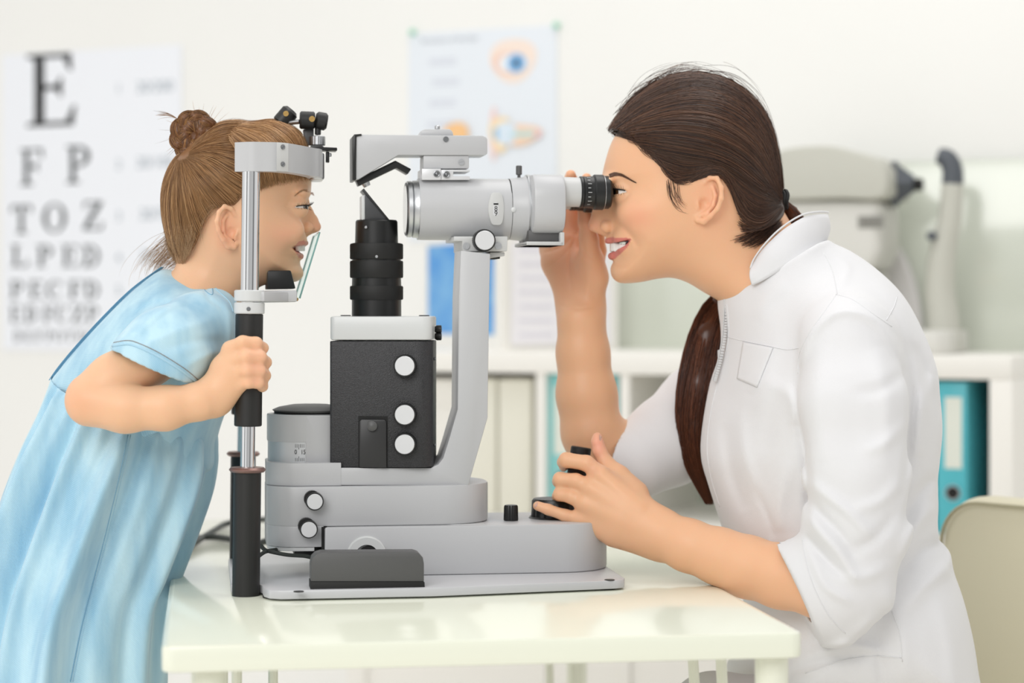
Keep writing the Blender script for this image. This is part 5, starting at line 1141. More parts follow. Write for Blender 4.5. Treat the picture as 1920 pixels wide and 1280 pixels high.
CH_ = cto.ridges([
 # sleeve head and armhole
 ([(1496, 690), (1520, 630), (1570, 585), (1640, 600), (1695, 680)], .004, 9), ([(1488, 720), (1500, 800), (1515, 900), (1512, 985)], -.004, 8),
 ([(1700, 650), (1712, 740), (1706, 820), (1692, 930)], -.0045, 9), ([(1570, 550), (1590, 500), (1550, 470)], .0012, 6),
 # down the sleeve
 ([(1540, 640), (1530, 760), (1545, 870)], .003, 22), ([(1640, 650), (1665, 760), (1655, 880)], .0035, 20), ([(1590, 700), (1600, 800), (1590, 900)], -.002, 26),
 ([(1695, 700), (1650, 730), (1600, 735)], -.0028, 12), ([(1698, 790), (1660, 830), (1620, 845)], .003, 12),
 # crook of the elbow
 ([(1514, 900), (1545, 925), (1590, 960), (1640, 1010)], a_, 11), ([(1514, 925), (1540, 965), (1575, 1000), (1610, 1050)], -a_, 9), ([(1512, 965), (1540, 1000), (1575, 1040), (1610, 1095)], a_, 10),
 ([(1510, 1000), (1545, 1045), (1590, 1085)], -a_*.9, 8), ([(1690, 900), (1650, 940), (1600, 955)], a_*.8, 12), ([(1680, 960), (1640, 1010), (1600, 1030)], -a_*.8, 11), ([(1665, 1060), (1625, 1080), (1580, 1080)], a_*.7, 12),
 ([(1520, 1040), (1550, 1100), (1600, 1130)], .003, 9),
 # chest and placket
 ([(1352, 600), (1352, 680), (1338, 740), (1322, 820)], .0012, 5), ([(1420, 600), (1440, 560), (1480, 530)], .003, 15), ([(1470, 640), (1450, 760), (1430, 850)], -.003, 16),
 ([(1390, 760), (1396, 850), (1420, 920)], .0025, 12), ([(1420, 920), (1445, 980), (1450, 1010)], -.0016, 6), ([(1480, 860), (1460, 940), (1462, 1000)], .004, 16), ([(1360, 790), (1372, 880), (1400, 960)], -.003, 14),
 ([(1440, 720), (1480, 740), (1492, 800)], .003, 14), ([(1395, 730), (1410, 740), (1440, 725)], -.0012, 6),
 # back and waist
 ([(1750, 700), (1725, 780), (1722, 860)], .004, 14), ([(1752, 890), (1720, 930), (1700, 980)], -.004, 12), ([(1752, 945), (1715, 990), (1690, 1050)], .004, 13), ([(1770, 1020), (1730, 1030), (1690, 1080)], -.004, 12),
 ([(1778, 1060), (1740, 1090), (1690, 1150)], .004, 15), ([(1660, 1100), (1690, 1190), (1700, 1280)], .0035, 16), ([(1640, 1160), (1650, 1240), (1660, 1300)], -.004, 12), ([(1750, 1100), (1780, 1200), (1790, 1290)], .003, 16),
 ([(1520, 1225), (1600, 1210), (1690, 1235)], .003, 10), ([(1480, 1260), (1560, 1235), (1640, 1228)], -.003, 8), ([(1560, 1220), (1620, 1180), (1650, 1150)], .003, 14), ([(1710, 640), (1735, 700), (1745, 760)], -.003, 10),
 ([(1640, 520), (1690, 590), (1720, 660)], .002, 14)])
CH_ = CH_*1.35
lo, hi = CF_.box(); V, F4 = surface(coatfn, lo, hi, .0022); V = smooth_v(V, F4, 3)
COAT = link(np_mesh('coat', V, F4), 'coat', linen, DOC, None, None, 180)
csk = Skin(COAT, DOC)
def seam(name, pts, r, m, parent, T=DOC, skn=None, lift=.0003, n=6, sides=6):
    q = (skn or csk).line(pts, lift, n)
    runs = [[q[0]]] if q else []
    for p in q[1:]:
        if (p-runs[-1][-1]).length > .03: runs.append([p])
        else: runs[-1].append(p)
    bm = bmesh.new()
    r_ = max(runs, key=len)
    if len(r_) > 2: tube(bm, r_, r, sides)
    if len(bm.verts): return fin(bm, name, m, T, parent, smooth=180)
    bm.free()
for pts in ([(1496, 700), (1500, 660), (1520, 620), (1545, 585), (1568, 552)], [(1570, 551), (1560, 505), (1545, 475)], [(1568, 552), (1600, 562), (1640, 590), (1672, 612)], [(1662, 600), (1676, 575), (1682, 556)],
            [(1365, 632), (1400, 640), (1440, 648), (1475, 655), (1498, 652)], [(1504, 1013), (1513, 1060), (1530, 1110), (1555, 1155), (1585, 1187)],
            [(1660, 1120), (1685, 1180), (1692, 1240)], [(1510, 1262), (1580, 1238), (1640, 1230), (1690, 1233)], [(1363, 570), (1366, 630), (1350, 700), (1335, 760), (1326, 830), (1332, 890), (1350, 950)]):
    seam('seam', pts, .00055, linen, COAT)
# pocket flap
def patch(name, poly, m, parent, lift, T=DOC, skn=None, res=14, th=.0012):
    """a cloth or paper patch following the surface; poly: four photo corners"""
    bm = bmesh.new(); g = []
    a, b, c, d = [np.array(p, float) for p in poly]
    for i in range(res+1):
        row = []
        for j in range(res+1):
            u, v = j/res, i/res; p = (a*(1-u)+b*u)*(1-v)+(d*(1-u)+c*u)*v; h_ = (skn or csk).hit(p[0], p[1], lift); row.append(bm.verts.new(h_) if h_ is not None else None)
        g.append(row)
    for i in range(res):
        for j in range(res):
            q = (g[i][j], g[i][j+1], g[i+1][j+1], g[i+1][j])
            if all(q) and max((q[k].co-q[k-1].co).length for k in range(4)) < .02: bm.faces.new(q)
    bmesh.ops.recalc_face_normals(bm, faces=bm.faces); bmesh.ops.solidify(bm, geom=list(bm.faces), thickness=th)
    return fin(bm, name, m, T, parent, smooth=180)
patch('pocket_flap', [(1394, 641), (1450, 652), (1420, 726), (1383, 710)], linen, COAT, .0004)
# stand collar
lowr = [(1409, 533, -.069), (1428, 523, -.075), (1464, 501, -.080), (1500, 479, -.074), (1528, 462, -.056), (1544, 454, -.026), (1550, 452, 0)]
uppr = [(1407, 503, -.064), (1414, 485, -.064), (1436, 455, -.068), (1466, 426, -.066), (1503, 403, -.055), (1534, 397, -.030), (1553, 398, 0)]
def full(r): return [(x, y, WY+d) for x, y, d in r]+[(x, y, WY-d) for x, y, d in r[:-1][::-1]]
LR, UR = cat(full(lowr), 5), cat(full(uppr), 5)
bm = bmesh.new(); rows_ = []
for i in range(8):
    t = i/7-.08; row = []
    for a, b in zip(LR, UR):
        c = a*(1-t)+b*t; pa_ = np.array(at(*a)); pb_ = np.array(at(*b)); p = pa_*(1-t)+pb_*t; ctr_ = np.array(at(1460, 470, WY)); o_ = p-ctr_; o_[2] = 0; o_ /= np.linalg.norm(o_)+1e-9
        row.append(bm.verts.new(p+o_*(.0035*math.sin(PI*max(t, 0))+.0012*math.sin(len(row)*.7+t*2)*t)))
    rows_.append(row)
for a, b in zip(rows_, rows_[1:]):
    for j in range(len(a)-1): bm.faces.new((a[j], a[j+1], b[j+1], b[j]))
bmesh.ops.recalc_face_normals(bm, faces=bm.faces); bmesh.ops.solidify(bm, geom=list(bm.faces), thickness=.0016)
clr = fin(bm, 'collar', linen, DOC, COAT, smooth=180)
tube_pts = [np.array(at(*b)) for b in UR]; bm = bmesh.new(); tube(bm, [tuple(p) for p in tube_pts], .0011, 6); fin(bm, 'collar_edge', linen, DOC, COAT, smooth=180)
# zip
zipm = mat('white_zip', 'c9c9ca', .4)
zp = [Vector(at(x, y, WY-.012)) for x, y in [tuple(p) for p in cat([(1363, 560), (1362, 600), (1358, 640), (1350, 680), (1341, 712)], 8)]]
bm = bmesh.new()
for p in zp: box(bm, p.x-.0035, p.x+.0003, p.y-.016, p.y-.013, p.z-.0011, p.z+.0011, .0003)
tube(bm, [p+Vector((-.0042, -.013, 0)) for p in zp], .0009, 6); fin(bm, 'zip', zipm, DOC, COAT)
p = at(1345, 664, -.03); p = csk.hit(1352, 664, .003) or p
bm = bmesh.new(); box(bm, p.x-.004, p.x+.003, p.y-.003, p.y+.001, p.z-.004, p.z+.005, .001); tube(bm, [p+Vector((-.0005, -.003, -.003)), p+Vector((-.0025, -.003, -.016))], .0016, 8); fin(bm, 'zip_pull', zipm, DOC, COAT)
# trousers and shoes under the desk
tf = Field()
for s in (-1, 1):
    Yk = WY+.1*s
    tf.chain([(1640, 1350, WY+.06*s, 110), (1480, 1365, WY+.075*s, 100), (1340, 1350, Yk, 84)], .03, .02); tf.chain([(1340, 1350, Yk, 84), (1350, 1700, Yk, 68), (1380, 2240, Yk, 52)], .02, .02)
V, F4 = surface(tf, *tf.box(), .006); fin_t = link(np_mesh('trousers', smooth_v(V, F4, 2), F4), 'trousers', mat('grey_trousers', 'cfced2', .8), DOC, None, None, 180)
for s in (-1, 1):
    p = at(1380, 2250, WY+.1*s); bm = bmesh.new(); sl = [bm.verts.new] and None
    rows2 = []
    for x, w, h_ in ((-.20, .018, .03), (-.17, .036, .045), (-.10, .042, .055), (-.02, .036, .075), (.04, .033, .085), (.065, .02, .07)):
        rows2.append([bm.verts.new((p.x+x, p.y+w*math.cos(a), max(0, h_*.5+h_*.5*math.sin(a)))) for a in [2*PI*k/16 for k in range(16)]])
    for a, b in zip(rows2, rows2[1:]):
        for k in range(16): bm.faces.new((a[k], a[(k+1) % 16], b[(k+1) % 16], b[k]))
    bm.faces.new(rows2[0][::-1]); bm.faces.new(rows2[-1]); fin(bm, 'shoe', M['rub'], DOC, smooth=60)
# ================================================================ the girl
GY = .10
GIRL = Thing('person', 'little girl in light blue denim dress leaning into the chin rest', 'person', WORLD, (at(150, 900, GY).x, GY, 0))
gsk = SK
ghead = [(566, 292), (578, 312), (583, 334), (583, 350), (577, 370), (573, 385), (573, 405), (572, 425), (573, 440), (572, 452), (567, 466), (563, 478), (562, 488), (563, 497), (568, 507), (568, 517), (561, 525), (550, 529), (520, 533), (497, 534), (480, 542), (462, 556), (442, 575), (420, 620), (360, 640), (320, 590), (310, 530), (330, 500), (332, 475), (322, 450), (314, 410), (311, 370), (318, 330), (340, 290), (372, 258), (410, 240), (460, 235), (510, 234), (545, 250)]
go = Outline(ghead, 240, 640, 180, 680, GY, step=2, n=5)
GW = go.field([(560, 300, .050), (578, 350, .040), (540, 350, .058), (520, 290, .064), (450, 290, .072), (400, 320, .072), (350, 340, .060), (460, 400, .066), (510, 400, .064), (545, 400, .056), (562, 388, .0425), (545, 388, .052), (560, 440, .043), (535, 440, .057), (555, 480, .038), (560, 510, .031), (530, 490, .050), (530, 515, .042), (480, 470, .060), (440, 450, .058), (480, 520, .050), (400, 460, .052), (430, 520, .044), (380, 500, .044), (350, 470, .044), (400, 560, .055), (340, 540, .06), (360, 600, .08)])
GR = go.field([(570, 310, .045), (500, 250, .07), (400, 260, .07), (320, 380, .07), (575, 380, .035), (570, 440, .03), (562, 485, .026), (560, 518, .026), (510, 530, .04), (440, 560, .04), (330, 500, .05), (450, 400, .07)])
g = Field(); GHH = go.ridges([([(570, 430), (560, 442), (551, 458), (550, 470)], -.0016, 4.5), ([(545, 470), (540, 478), (541, 486)], -.0009, 4), ([(566, 492), (560, 496), (552, 500)], -.0008, 4), ([(570, 402), (558, 404), (546, 400)], -.0006, 3)])
add_puff(g, go, GW, GR, 0, GHH, e=2.15)
Gy = lambda s, d: GY+s*d
g.chain([(573, 381, GY, 7), (579, 397, GY, 7), (587, 412, GY, 8), (592.5, 424, GY, 9)], .006, .004)
g.chain([(566, 400, GY, 11), (573, 420, GY, 13)], .008, .004)
g.chain([(592, 427, GY, 7.5), (582, 433, GY, 6), (573, 437, GY, 7)], .004)
for s in (-1, 1):
    g.ell(577, 427, Gy(s, .0095), (.0068, .005, .0058), .0025); g.subell(584, 433.5, Gy(s, .0070), (.0045, .003, .002), .001, .12)
    g.ell(538, 432, Gy(s, .038), (.019, .014, .016), .016); g.ell(557, 455, Gy(s, .024), (.010, .010, .012), .010); g.ell(568, 362, Gy(s, .024), (.008, .018, .006), .010)
    g.subell(572, 388, Gy(s, .036), (.011, .008, .006), .007, .1); eyelids(g, 558.5, 389, Gy(s, .029), .0110, s, 1, .17, -.11)
    g.chain([(572, 456, GY, 5.6), (569, 455, Gy(s, .007), 5.4), (563, 457, Gy(s, .7*lw(go, 563, 457, GW, GR)), 4.2), (554, 462, Gy(s, lw(go, 554, 462, GW, GR)), 2.4)], .0025, .002)
    g.chain([(563, 480, GY, 6), (560, 480, Gy(s, .008), 5.6), (557, 474, Gy(s, .75*lw(go, 557, 474, GW, GR)), 4.2), (552, 466, Gy(s, lw(go, 552, 466, GW, GR)), 2)], .0025, .002)
gm = Outline([(586, 460), (572, 460), (562, 461), (552, 464), (556, 471), (563, 475), (574, 477), (586, 477)], 530, 610, 440, 500, GY, step=1, n=4)
g.sub((at(548, 480, GY).x, GY-.045, at(560, 482, GY).z), (at(590, 480, GY).x, GY+.045, at(560, 455, GY).z), lambda P: np.maximum(-gm.samp(gm.d, *gm.pix(P))+.0006, np.abs(P[:, 1]-GY)-.045), .0012)
F_K = 2.35/4000
ear(g, 437, 428, -31, 42, GY-.0585, -1, -.12, .95); ear(g, 437, 428, -31, 42, GY+.0585, 1, -.12, .95)
# trunk, hips and legs inside the dress
g.chain([(390, 600, GY, 50), (330, 650, GY, 80), (260, 740, GY, 88), (230, 840, GY, 85), (170, 960, GY, 85)], .02, .02)
for s in (-1, 1): g.chain([(170, 980, GY+.045*s, 60), (90, 1250, GY+.06*s, 62), (60, 1450, GY+.06*s, 52), (40, 2300, GY+.06*s, 40)], .02, .02)
# right arm
g.chain([(400, 610, .04, 34), (365, 640, .005, 42), (270, 680, -.034, 46), (215, 712, -.046, 47), (172, 747, -.056, 49)], .006, .012)
g.chain([(170, 752, -.060, 48), (235, 766, -.066, 42), (310, 765, -.066, 38.5), (375, 752, -.058, 32), (404, 738, -.050, 28)], .0015, .012)
g.chain([(400, 742, -.048, 27), (418, 690, -.050, 22), (434, 656, -.055, 15)], .012, .006); g.chain([(404, 742, -.048, 27), (440, 678, -.056, 17)], .012); g.chain([(404, 745, -.048, 26), (443, 700, -.056, 17)], .012); g.chain([(404, 748, -.047, 25), (448, 719, -.054, 15)], .012)
g.chain([(430, 653, -.056, 13.5), (455, 641, -.065, 12), (480, 643, -.060, 11.5), (493, 652, -.047, 10), (490, 656, -.030, 9)], .005, .003)
g.chain([(438, 674, -.058, 14), (462, 668, -.069, 13), (487, 669, -.062, 12.5), (498, 679, -.046, 11), (492, 682, -.028, 9)], .004, .003)
g.chain([(442, 698, -.058, 14), (463, 694, -.069, 12.5), (486, 695, -.062, 12), (497, 704, -.046, 10.5), (489, 706, -.028, 9)], .004, .003)
g.chain([(448, 720, -.056, 13), (466, 716, -.065, 11.5), (484, 717, -.060, 11), (492, 724, -.046, 10), (487, 725, -.030, 8.5)], .004, .003)
g.chain([(412, 705, -.040, 18), (428, 672, -.022, 13), (455, 655, -.014, 11), (474, 650, -.016, 9)], .008, .004)
# left arm to the far post
g.chain([(380, 600, .18, 45), (300, 690, .235, 40), (250, 730, .25, 38)], .02, .01); g.chain([(250, 732, .25, 38), (340, 735, .235, 32), (400, 712, .215, 25), (425, 690, .205, 20)], .006, .01)
for y in (658, 676, 694, 711): g.chain([(424, y+6, .20, 11), (440, y, .182, 10), (462, y+2, .188, 9.5), (468, y+4, .205, 8.5)], .004, .003)
gprof = {'base': lins('ebbd98'), 'spots': [('g', (535, 440), (34, 26), 'eda58a', .4, None), ('g', (425, 435), (22, 34), 'eda083', .45, lambda V: (np.abs(V[:, 1]-GY) > .045).astype(float)), ('g', (600, 425), (14, 14), 'eaa58a', .4, None),
   ('g', (483, 690), (26, 50), 'eeb094', .5, lambda V: (V[:, 1] < -.02).astype(float)), ('g', (145, 750), (40, 40), 'e9ab88', .4, None)],
 'polys': [([(578, 455), (570, 450), (560, 453), (550, 464), (554, 472), (560, 483), (568, 486), (572, 478), (572, 463)], 'cf7d75', .75, lambda V: np.abs(V[:, 1]-GY) < .045)]}
girl_body = build('body', g, .0014, gsk, GIRL, lambda V: tint(V, gprof), it=2, label='fair skinned smiling face with bare right arm bent')
gs = Skin(girl_body, GIRL)
bm = bmesh.new()
for s in (-1, 1):
    for i in range(4):
        ang = [.2, .6, .95, 1.1][i]; off = [.0032, .009, .0135, .0170][i]; p = at([568, 565.5, 561.5, 558][i], 464.5, Gy(s, off)); box(bm, p.x-.0022, p.x+.0022, p.y-.0024, p.y+.0024, p.z-.0036, p.z+.0036, .0009)
fin(bm, 'teeth', teeth, GIRL, smooth=60)
for s in (-1, 1):
    eye(GIRL, 558.5, 389, Gy(s, .029), .0110, (1, s*.45, .0), iris_g)
    liner(GIRL, 558.5, 389, Gy(s, .029), .0110, s, 1, .18, .0006)
ls = []
for s in (-1, 1): ls += lashes(GIRL, 558.5, 389, Gy(s, .029), .0110, s, 1, .18, -.12, 18, .0055)
strands('eyelash', ls, .00018, lash, GIRL)
brow(gs, GIRL, [(552, 368), (562, 360), (572, 357), (580, 360)][::-1], 150, -6, .00012, mat('pale_brow', 'bd9470', .6), GY, 2.6)
# hair
ghm = hair_mat('light_brown_hair', .38)
gsil = [(586, 336), (580, 305), (574, 270), (560, 247), (540, 233), (512, 226), (480, 230), (446, 225), (415, 229), (384, 250), (350, 276), (324, 302), (309, 336), (303, 372), (306, 412), (315, 452), (330, 480), (340, 505), (420, 560), (520, 540), (560, 480), (575, 400)]
gso = Outline(gsil, 240, 640, 180, 640, GY, n=5)
gcap = [(584, 334), (580, 305), (574, 270), (560, 247), (540, 233), (512, 226), (480, 230), (446, 225), (415, 229), (384, 250), (350, 276), (324, 302), (309, 336), (303, 372), (306, 412), (315, 450), (330, 476), (352, 482), (372, 468), (386, 444), (398, 420), (408, 400), (424, 390), (440, 386), (452, 392), (462, 384), (474, 370), (490, 360), (514, 350), (545, 344), (570, 338)]
gco = Outline(gcap, 240, 640, 180, 640, GY, n=4)
GSW = gso.field([(560, 300, .056), (578, 330, .046), (540, 340, .0625), (520, 290, .069), (450, 290, .0765), (400, 320, .0765), (350, 340, .066), (460, 380, .0705), (500, 350, .0675), (420, 400, .064), (380, 440, .057), (350, 450, .053), (345, 480, .048), (330, 400, .06)])
GSR = gso.field([(570, 310, .047), (500, 250, .072), (400, 260, .072), (320, 380, .072), (345, 470, .05), (450, 400, .07)])
ghp = gso.puff(GSW, GSR, e=2.1)
GH = Field(); p = gco.poly
GH.add(((p[:, 0].min()-960)*gco.k, GY-.082, 1.05-(p[:, 1].max()-573)*gco.k), ((p[:, 0].max()-960)*gco.k, GY+.082, 1.05-(p[:, 1].min()-573)*gco.k), lambda P: smax(ghp(P), -gco.samp(gco.d, *gco.pix(P)), .003), 0)
girl_hair = build('hair', GH, .0018, ghm, GIRL, lambda V: np.tile(lins('8a6342'), (len(V), 1)), it=2)
bang = [[(470, 232), (520, 226), (562, 248), (580, 290), (586, 336)], [(455, 236), (510, 240), (550, 268), (568, 305), (578, 343)], [(448, 244), (500, 262), (532, 295), (545, 325), (552, 350)], [(445, 254), (485, 285), (508, 315), (516, 340), (518, 358)], [(442, 264), (468, 300), (482, 330), (484, 352), (482, 372)]]
back = [[(505, 226), (470, 229), (440, 225), (405, 234), (372, 268)], [(490, 236), (455, 242), (425, 248), (395, 262), (370, 282)], [(462, 262), (436, 270), (410, 275), (385, 283), (366, 292)], [(478, 330), (448, 315), (420, 302), (392, 296), (366, 298)], [(470, 372), (440, 350), (412, 325), (388, 308), (362, 300)], [(450, 392), (428, 370), (402, 345), (380, 322), (360, 302)], [(412, 398), (400, 380), (388, 358), (372, 330), (356, 304)], [(396, 424), (386, 400), (376, 370), (365, 338), (352, 304)],
        [(378, 462), (366, 425), (360, 385), (354, 345), (350, 304)], [(350, 486), (342, 440), (338, 395), (340, 350), (346, 305)], [(328, 478), (318, 440), (315, 395), (322, 345), (342, 303)], [(312, 440), (305, 400), (306, 360), (316, 325), (338, 298)], [(306, 372), (310, 340), (322, 312), (340, 290), (352, 280)]]
gst = comb(bang, 1500, gso, GSW, GSR, lift=.0012, jit=2.6, e=2.1, trim=(.1, .1))+comb(back, 3000, gso, GSW, GSR, lift=.0006, jit=2.6, e=2.1, trim=(.1, .05))
gst += comb([[(322, 400), (312, 440), (318, 470), (326, 492)], [(340, 420), (330, 460), (335, 485), (345, 500)], [(362, 420), (358, 450), (352, 480), (350, 500)], [(385, 425), (378, 452), (366, 476), (352, 494)]], 420, gso, GSW, GSR, lift=.0014, jit=5, e=2.1, trim=(.5, .4))
gst += comb([[(330, 440), (310, 470), (290, 490), (285, 505)], [(345, 460), (325, 485), (305, 500), (300, 520)], [(375, 465), (350, 490), (330, 500), (320, 508)]], 90, gso, .03, .05, lift=.0, jit=9, e=2.1, trim=(.1, .4))
gst += comb([[(330, 430), (296, 455), (262, 490), (250, 520)], [(340, 450), (300, 480), (285, 505), (290, 525)]], 34, gso, .03, .05, lift=.0, jit=18, e=2.1, trim=(.1, .5))
gst += comb([[(415, 395), (398, 415), (388, 445), (395, 475)], [(440, 388), (430, 380), (405, 380), (385, 420)]], 30, gso, GSW, GSR, lift=.001, jit=6, e=2.1, trim=(.1, .4))
gsc = hcols(len(gst), ['9a7149', 'b68c60', '7f5a39', 'c99f71', 'a4794d']); gsc[9000:] = hcols(len(gst)-9000, ['b8946e', 'c9a781', 'a98460'])
strands('hair_strands', gst, np.where(np.arange(len(gst)) < 9000, RNG.uniform(.00013, .00028, len(gst)), .00013), ghm, GIRL, girl_hair, gsc)
# plaited bun
bc = np.array(at(366, 256, GY-.012)); kk = 2.34/4000; R1, R2, rt = 25*kk, 10.5*kk, 13.5*kk; locks = []
hub = Field(); hub.ell(366, 256, GY-.005, (.022, .02, .022), 0); 
for q in range(3):
    t = np.linspace(0, 2*PI, 90); ph = q*2*PI/3; n_ = 4.5
    rr = R1+R2*np.sin(n_*t*2/3*1.0+ph); yy = -.006+R2*1.0*np.sin(2*(n_*t*2/3+ph))*.8; locks.append(np.stack([bc[0]+rr*np.cos(t), bc[1]+yy, bc[2]+rr*1.08*np.sin(t), np.full(90, rt)], 1))
def bunfn(P):
    f = hub(P)
    for L in locks:
        for a, b in zip(L[::3], list(L[3::3])+[L[-1]]): f = np.minimum(f, rc(P, a[:3], b[:3], a[3]*.88, b[3]*.88))
    return f
V, F4 = surface(bunfn, bc-.045, bc+.045, .0013); me = np_mesh('hair_bun', smooth_v(V, F4, 1), F4); a = me.color_attributes.new('tint', 'FLOAT_COLOR', 'POINT'); a.data.foreach_set('color', np.tile(np.append(lins('6d4629'), 1), len(V)).astype(np.float32))
bun = link(me, 'hair_bun', ghm, GIRL, None, 'plaited light brown bun', 180)
bs = []
for L in locks:
    for _ in range(420):
        i0 = RNG.integers(0, 72); seg = L[np.linspace(i0, i0+17, 12).astype(int) % 90]; a0 = RNG.random()*6.28; tg = np.gradient(seg[:, :3], axis=0); tg /= np.linalg.norm(tg, axis=1, keepdims=True)+1e-9; u_ = np.cross(tg, [0, 1, 0]); u_ /= np.linalg.norm(u_, axis=1, keepdims=True)+1e-9; w_ = np.cross(tg, u_)
        aa = a0+np.linspace(0, 1.1, 12); bs.append(seg[:, :3]+(u_*np.cos(aa)[:, None]+w_*np.sin(aa)[:, None])*(seg[:, 3:]*.92))
for _ in range(34):
    a0 = RNG.random()*6.28; r_ = 30*kk; L_ = RNG.uniform(.008, .022); p0 = bc+np.array([r_*math.cos(a0), -.004, r_*math.sin(a0)]); d_ = np.array([math.cos(a0+.9), RNG.normal(0, .3), math.sin(a0+.9)]); bs.append(np.array([p0+d_*L_*t+np.array([math.cos(a0), 0, math.sin(a0)])*L_*.6*t*t for t in np.linspace(0, 1, 12)]))
for _ in range(14): 
    e0 = np.array(at(332, 222, GY-.02)); e1 = np.array(at(296+RNG.normal(0, 6), 214+RNG.normal(0, 5), GY-.02)); bs.append(np.array([e0*(1-t)+e1*t+np.array([0, 0, .002*math.sin(3*t)]) for t in np.linspace(0, 1, 12)]))
strands('bun_strands', bs, RNG.uniform(.00014, .0003, len(bs)), ghm, GIRL, bun, hcols(len(bs), ['7d5532', '9a6f45', '5f3f26', 'ae8253']))
# ---------------------------------------------------------------- denim dress
def denim():
    m = mat('pale_denim', '9ecbe2', .8, sheen=.3); n = m.node_tree; p = n.nodes['Principled BSDF']; g_ = n.nodes.new('ShaderNodeTexCoord')
    mp = n.nodes.new('ShaderNodeMapping'); mp.inputs['Scale'].default_value = (34, 34, 6); mp.inputs['Rotation'].default_value = (0, .35, 0); n.links.new(g_.outputs['Object'], mp.inputs[0])
    t = n.nodes.new('ShaderNodeTexNoise'); t.inputs['Scale'].default_value = 1.0; t.inputs['Detail'].default_value = 5; n.links.new(mp.outputs[0], t.inputs['Vector'])
    r = n.nodes.new('ShaderNodeValToRGB'); e = r.color_ramp.elements; e[0].position = .36; e[0].color = lin('8dc0db'); e[1].position = .66; e[1].color = lin('bbdfed'); n.links.new(t.outputs['Fac'], r.inputs[0])  # pale streaks in the colour imitate highlights along the folds
    w = n.nodes.new('ShaderNodeTexWave'); w.inputs['Scale'].default_value = 260; w.inputs['Distortion'].default_value = .6; w.bands_direction = 'DIAGONAL'; n.links.new(g_.outputs['Object'], w.inputs['Vector'])
    x = n.nodes.new('ShaderNodeMix'); x.data_type = 'RGBA'; x.blend_type = 'MIX'; y = n.nodes.new('ShaderNodeMath'); y.operation = 'MULTIPLY'; y.inputs[1].default_value = .22; n.links.new(w.outputs['Fac'], y.inputs[0]); n.links.new(y.outputs[0], x.inputs[0])
    n.links.new(r.outputs[0], x.inputs[6]); x.inputs[7].default_value = lin('dcecf3'); n.links.new(x.outputs[2], p.inputs['Base Color'])
    b = n.nodes.new('ShaderNodeBump'); b.inputs['Strength'].default_value = .25; b.inputs['Distance'].default_value = .0006; n.links.new(w.outputs['Fac'], b.inputs['Height']); n.links.new(b.outputs[0], p.inputs['Normal'])
    return m
DEN = denim()
bo = [(303, 506), (252, 545), (202, 594), (152, 648), (118, 688), (96, 722), (112, 770), (150, 815), (205, 850), (280, 880), (345, 890), (398, 880), (404, 830), (414, 792), (426, 760), (434, 715), (440, 650), (437, 580), (424, 558), (399, 534), (372, 523), (335, 512)]
boo = Outline(bo, 40, 500, 440, 900, GY, n=4)
BW = boo.field([(305, 510, .05), (340, 530, .075), (400, 550, .07), (430, 600, .07), (360, 600, .115), (250, 600, .09), (300, 680, .115), (180, 680, .085), (120, 710, .07), (250, 760, .100), (380, 760, .095), (400, 810, .085), (250, 840, .085), (350, 850, .08), (130, 760, .06)])
BR = boo.field([(310, 520, .05), (430, 580, .05), (300, 650, .09), (120, 700, .08), (400, 800, .08)])
DF = Field(); add_puff(DF, boo, BW, BR, 0, e=2.3)
SLV = [(400, 590, .045, 50), (372, 618, .005, 66), (318, 655, -.028, 80), (285, 690, -.042, 86)]
DF.chain(SLV, .012, .015); DF.chain([(380, 600, .17, 60), (320, 660, .21, 72)], .015, .01)
hem = plane(203, 645, 376, 724, -.03, (380, 600)); sA, sB = np.array(at(298, 672, -.035)), np.array(at(215, 745, -.05))
DH = boo.ridges([([(245, 640), (300, 585), (350, 560)], .003, 7), ([(255, 655), (330, 620), (400, 600)], .0022, 9), ([(420, 560), (432, 600), (430, 650), (405, 690)], .0025, 8), ([(300, 660), (360, 640), (420, 640)], -.0022, 9), ([(340, 690), (390, 665), (425, 660)], .0022, 8),
 ([(250, 590), (290, 570), (330, 570)], -.003, 6), ([(180, 690), (230, 640), (270, 600)], .0018, 8), ([(140, 715), (180, 700), (230, 650)], -.0018, 7), ([(385, 540), (392, 560), (428, 585)], -.0015, 4)])
def dressfn(P):
    f = DF(P); x = 960+P[:, 0]*FPX/(P[:, 1]+2.25); y = 573-(P[:, 2]-1.05)*FPX/(P[:, 1]+2.25); near = P[:, 1] < .012
    w = np.clip((GY-.01-P[:, 1])/.03, 0, 1); f = f-boo.samp(DH, x, y)*w
    c = hem(P)+.0004*np.sin(x*.45); inb = smax(DFb(P), c, .001); sl = smax(DFs(P), c, .0012); inn = rc(P, sA, sB, .034, .042); inn = np.maximum(inn, -hem(P)-.05); sl = np.maximum(sl, -inn); sl = sl-boo.samp(DH, x, y)*w
    return np.minimum(np.where(near, np.maximum(f, 9) , f), np.where(near, np.minimum(smin(DFb(P)-boo.samp(DH, x, y)*w, sl, .001), sl), 9)).astype(np.float32)
DFb = Field(); add_puff(DFb, boo, BW, BR, 0, e=2.3); DFs = Field(); DFs.chain(SLV, 0, .015)
V, F4 = surface(dressfn, *DF.box(), .0018); V = smooth_v(V, F4, 2)
DRESS = link(np_mesh('dress', V, F4), 'dress', DEN, GIRL, None, None, 180)
dsk = Skin(DRESS, GIRL)
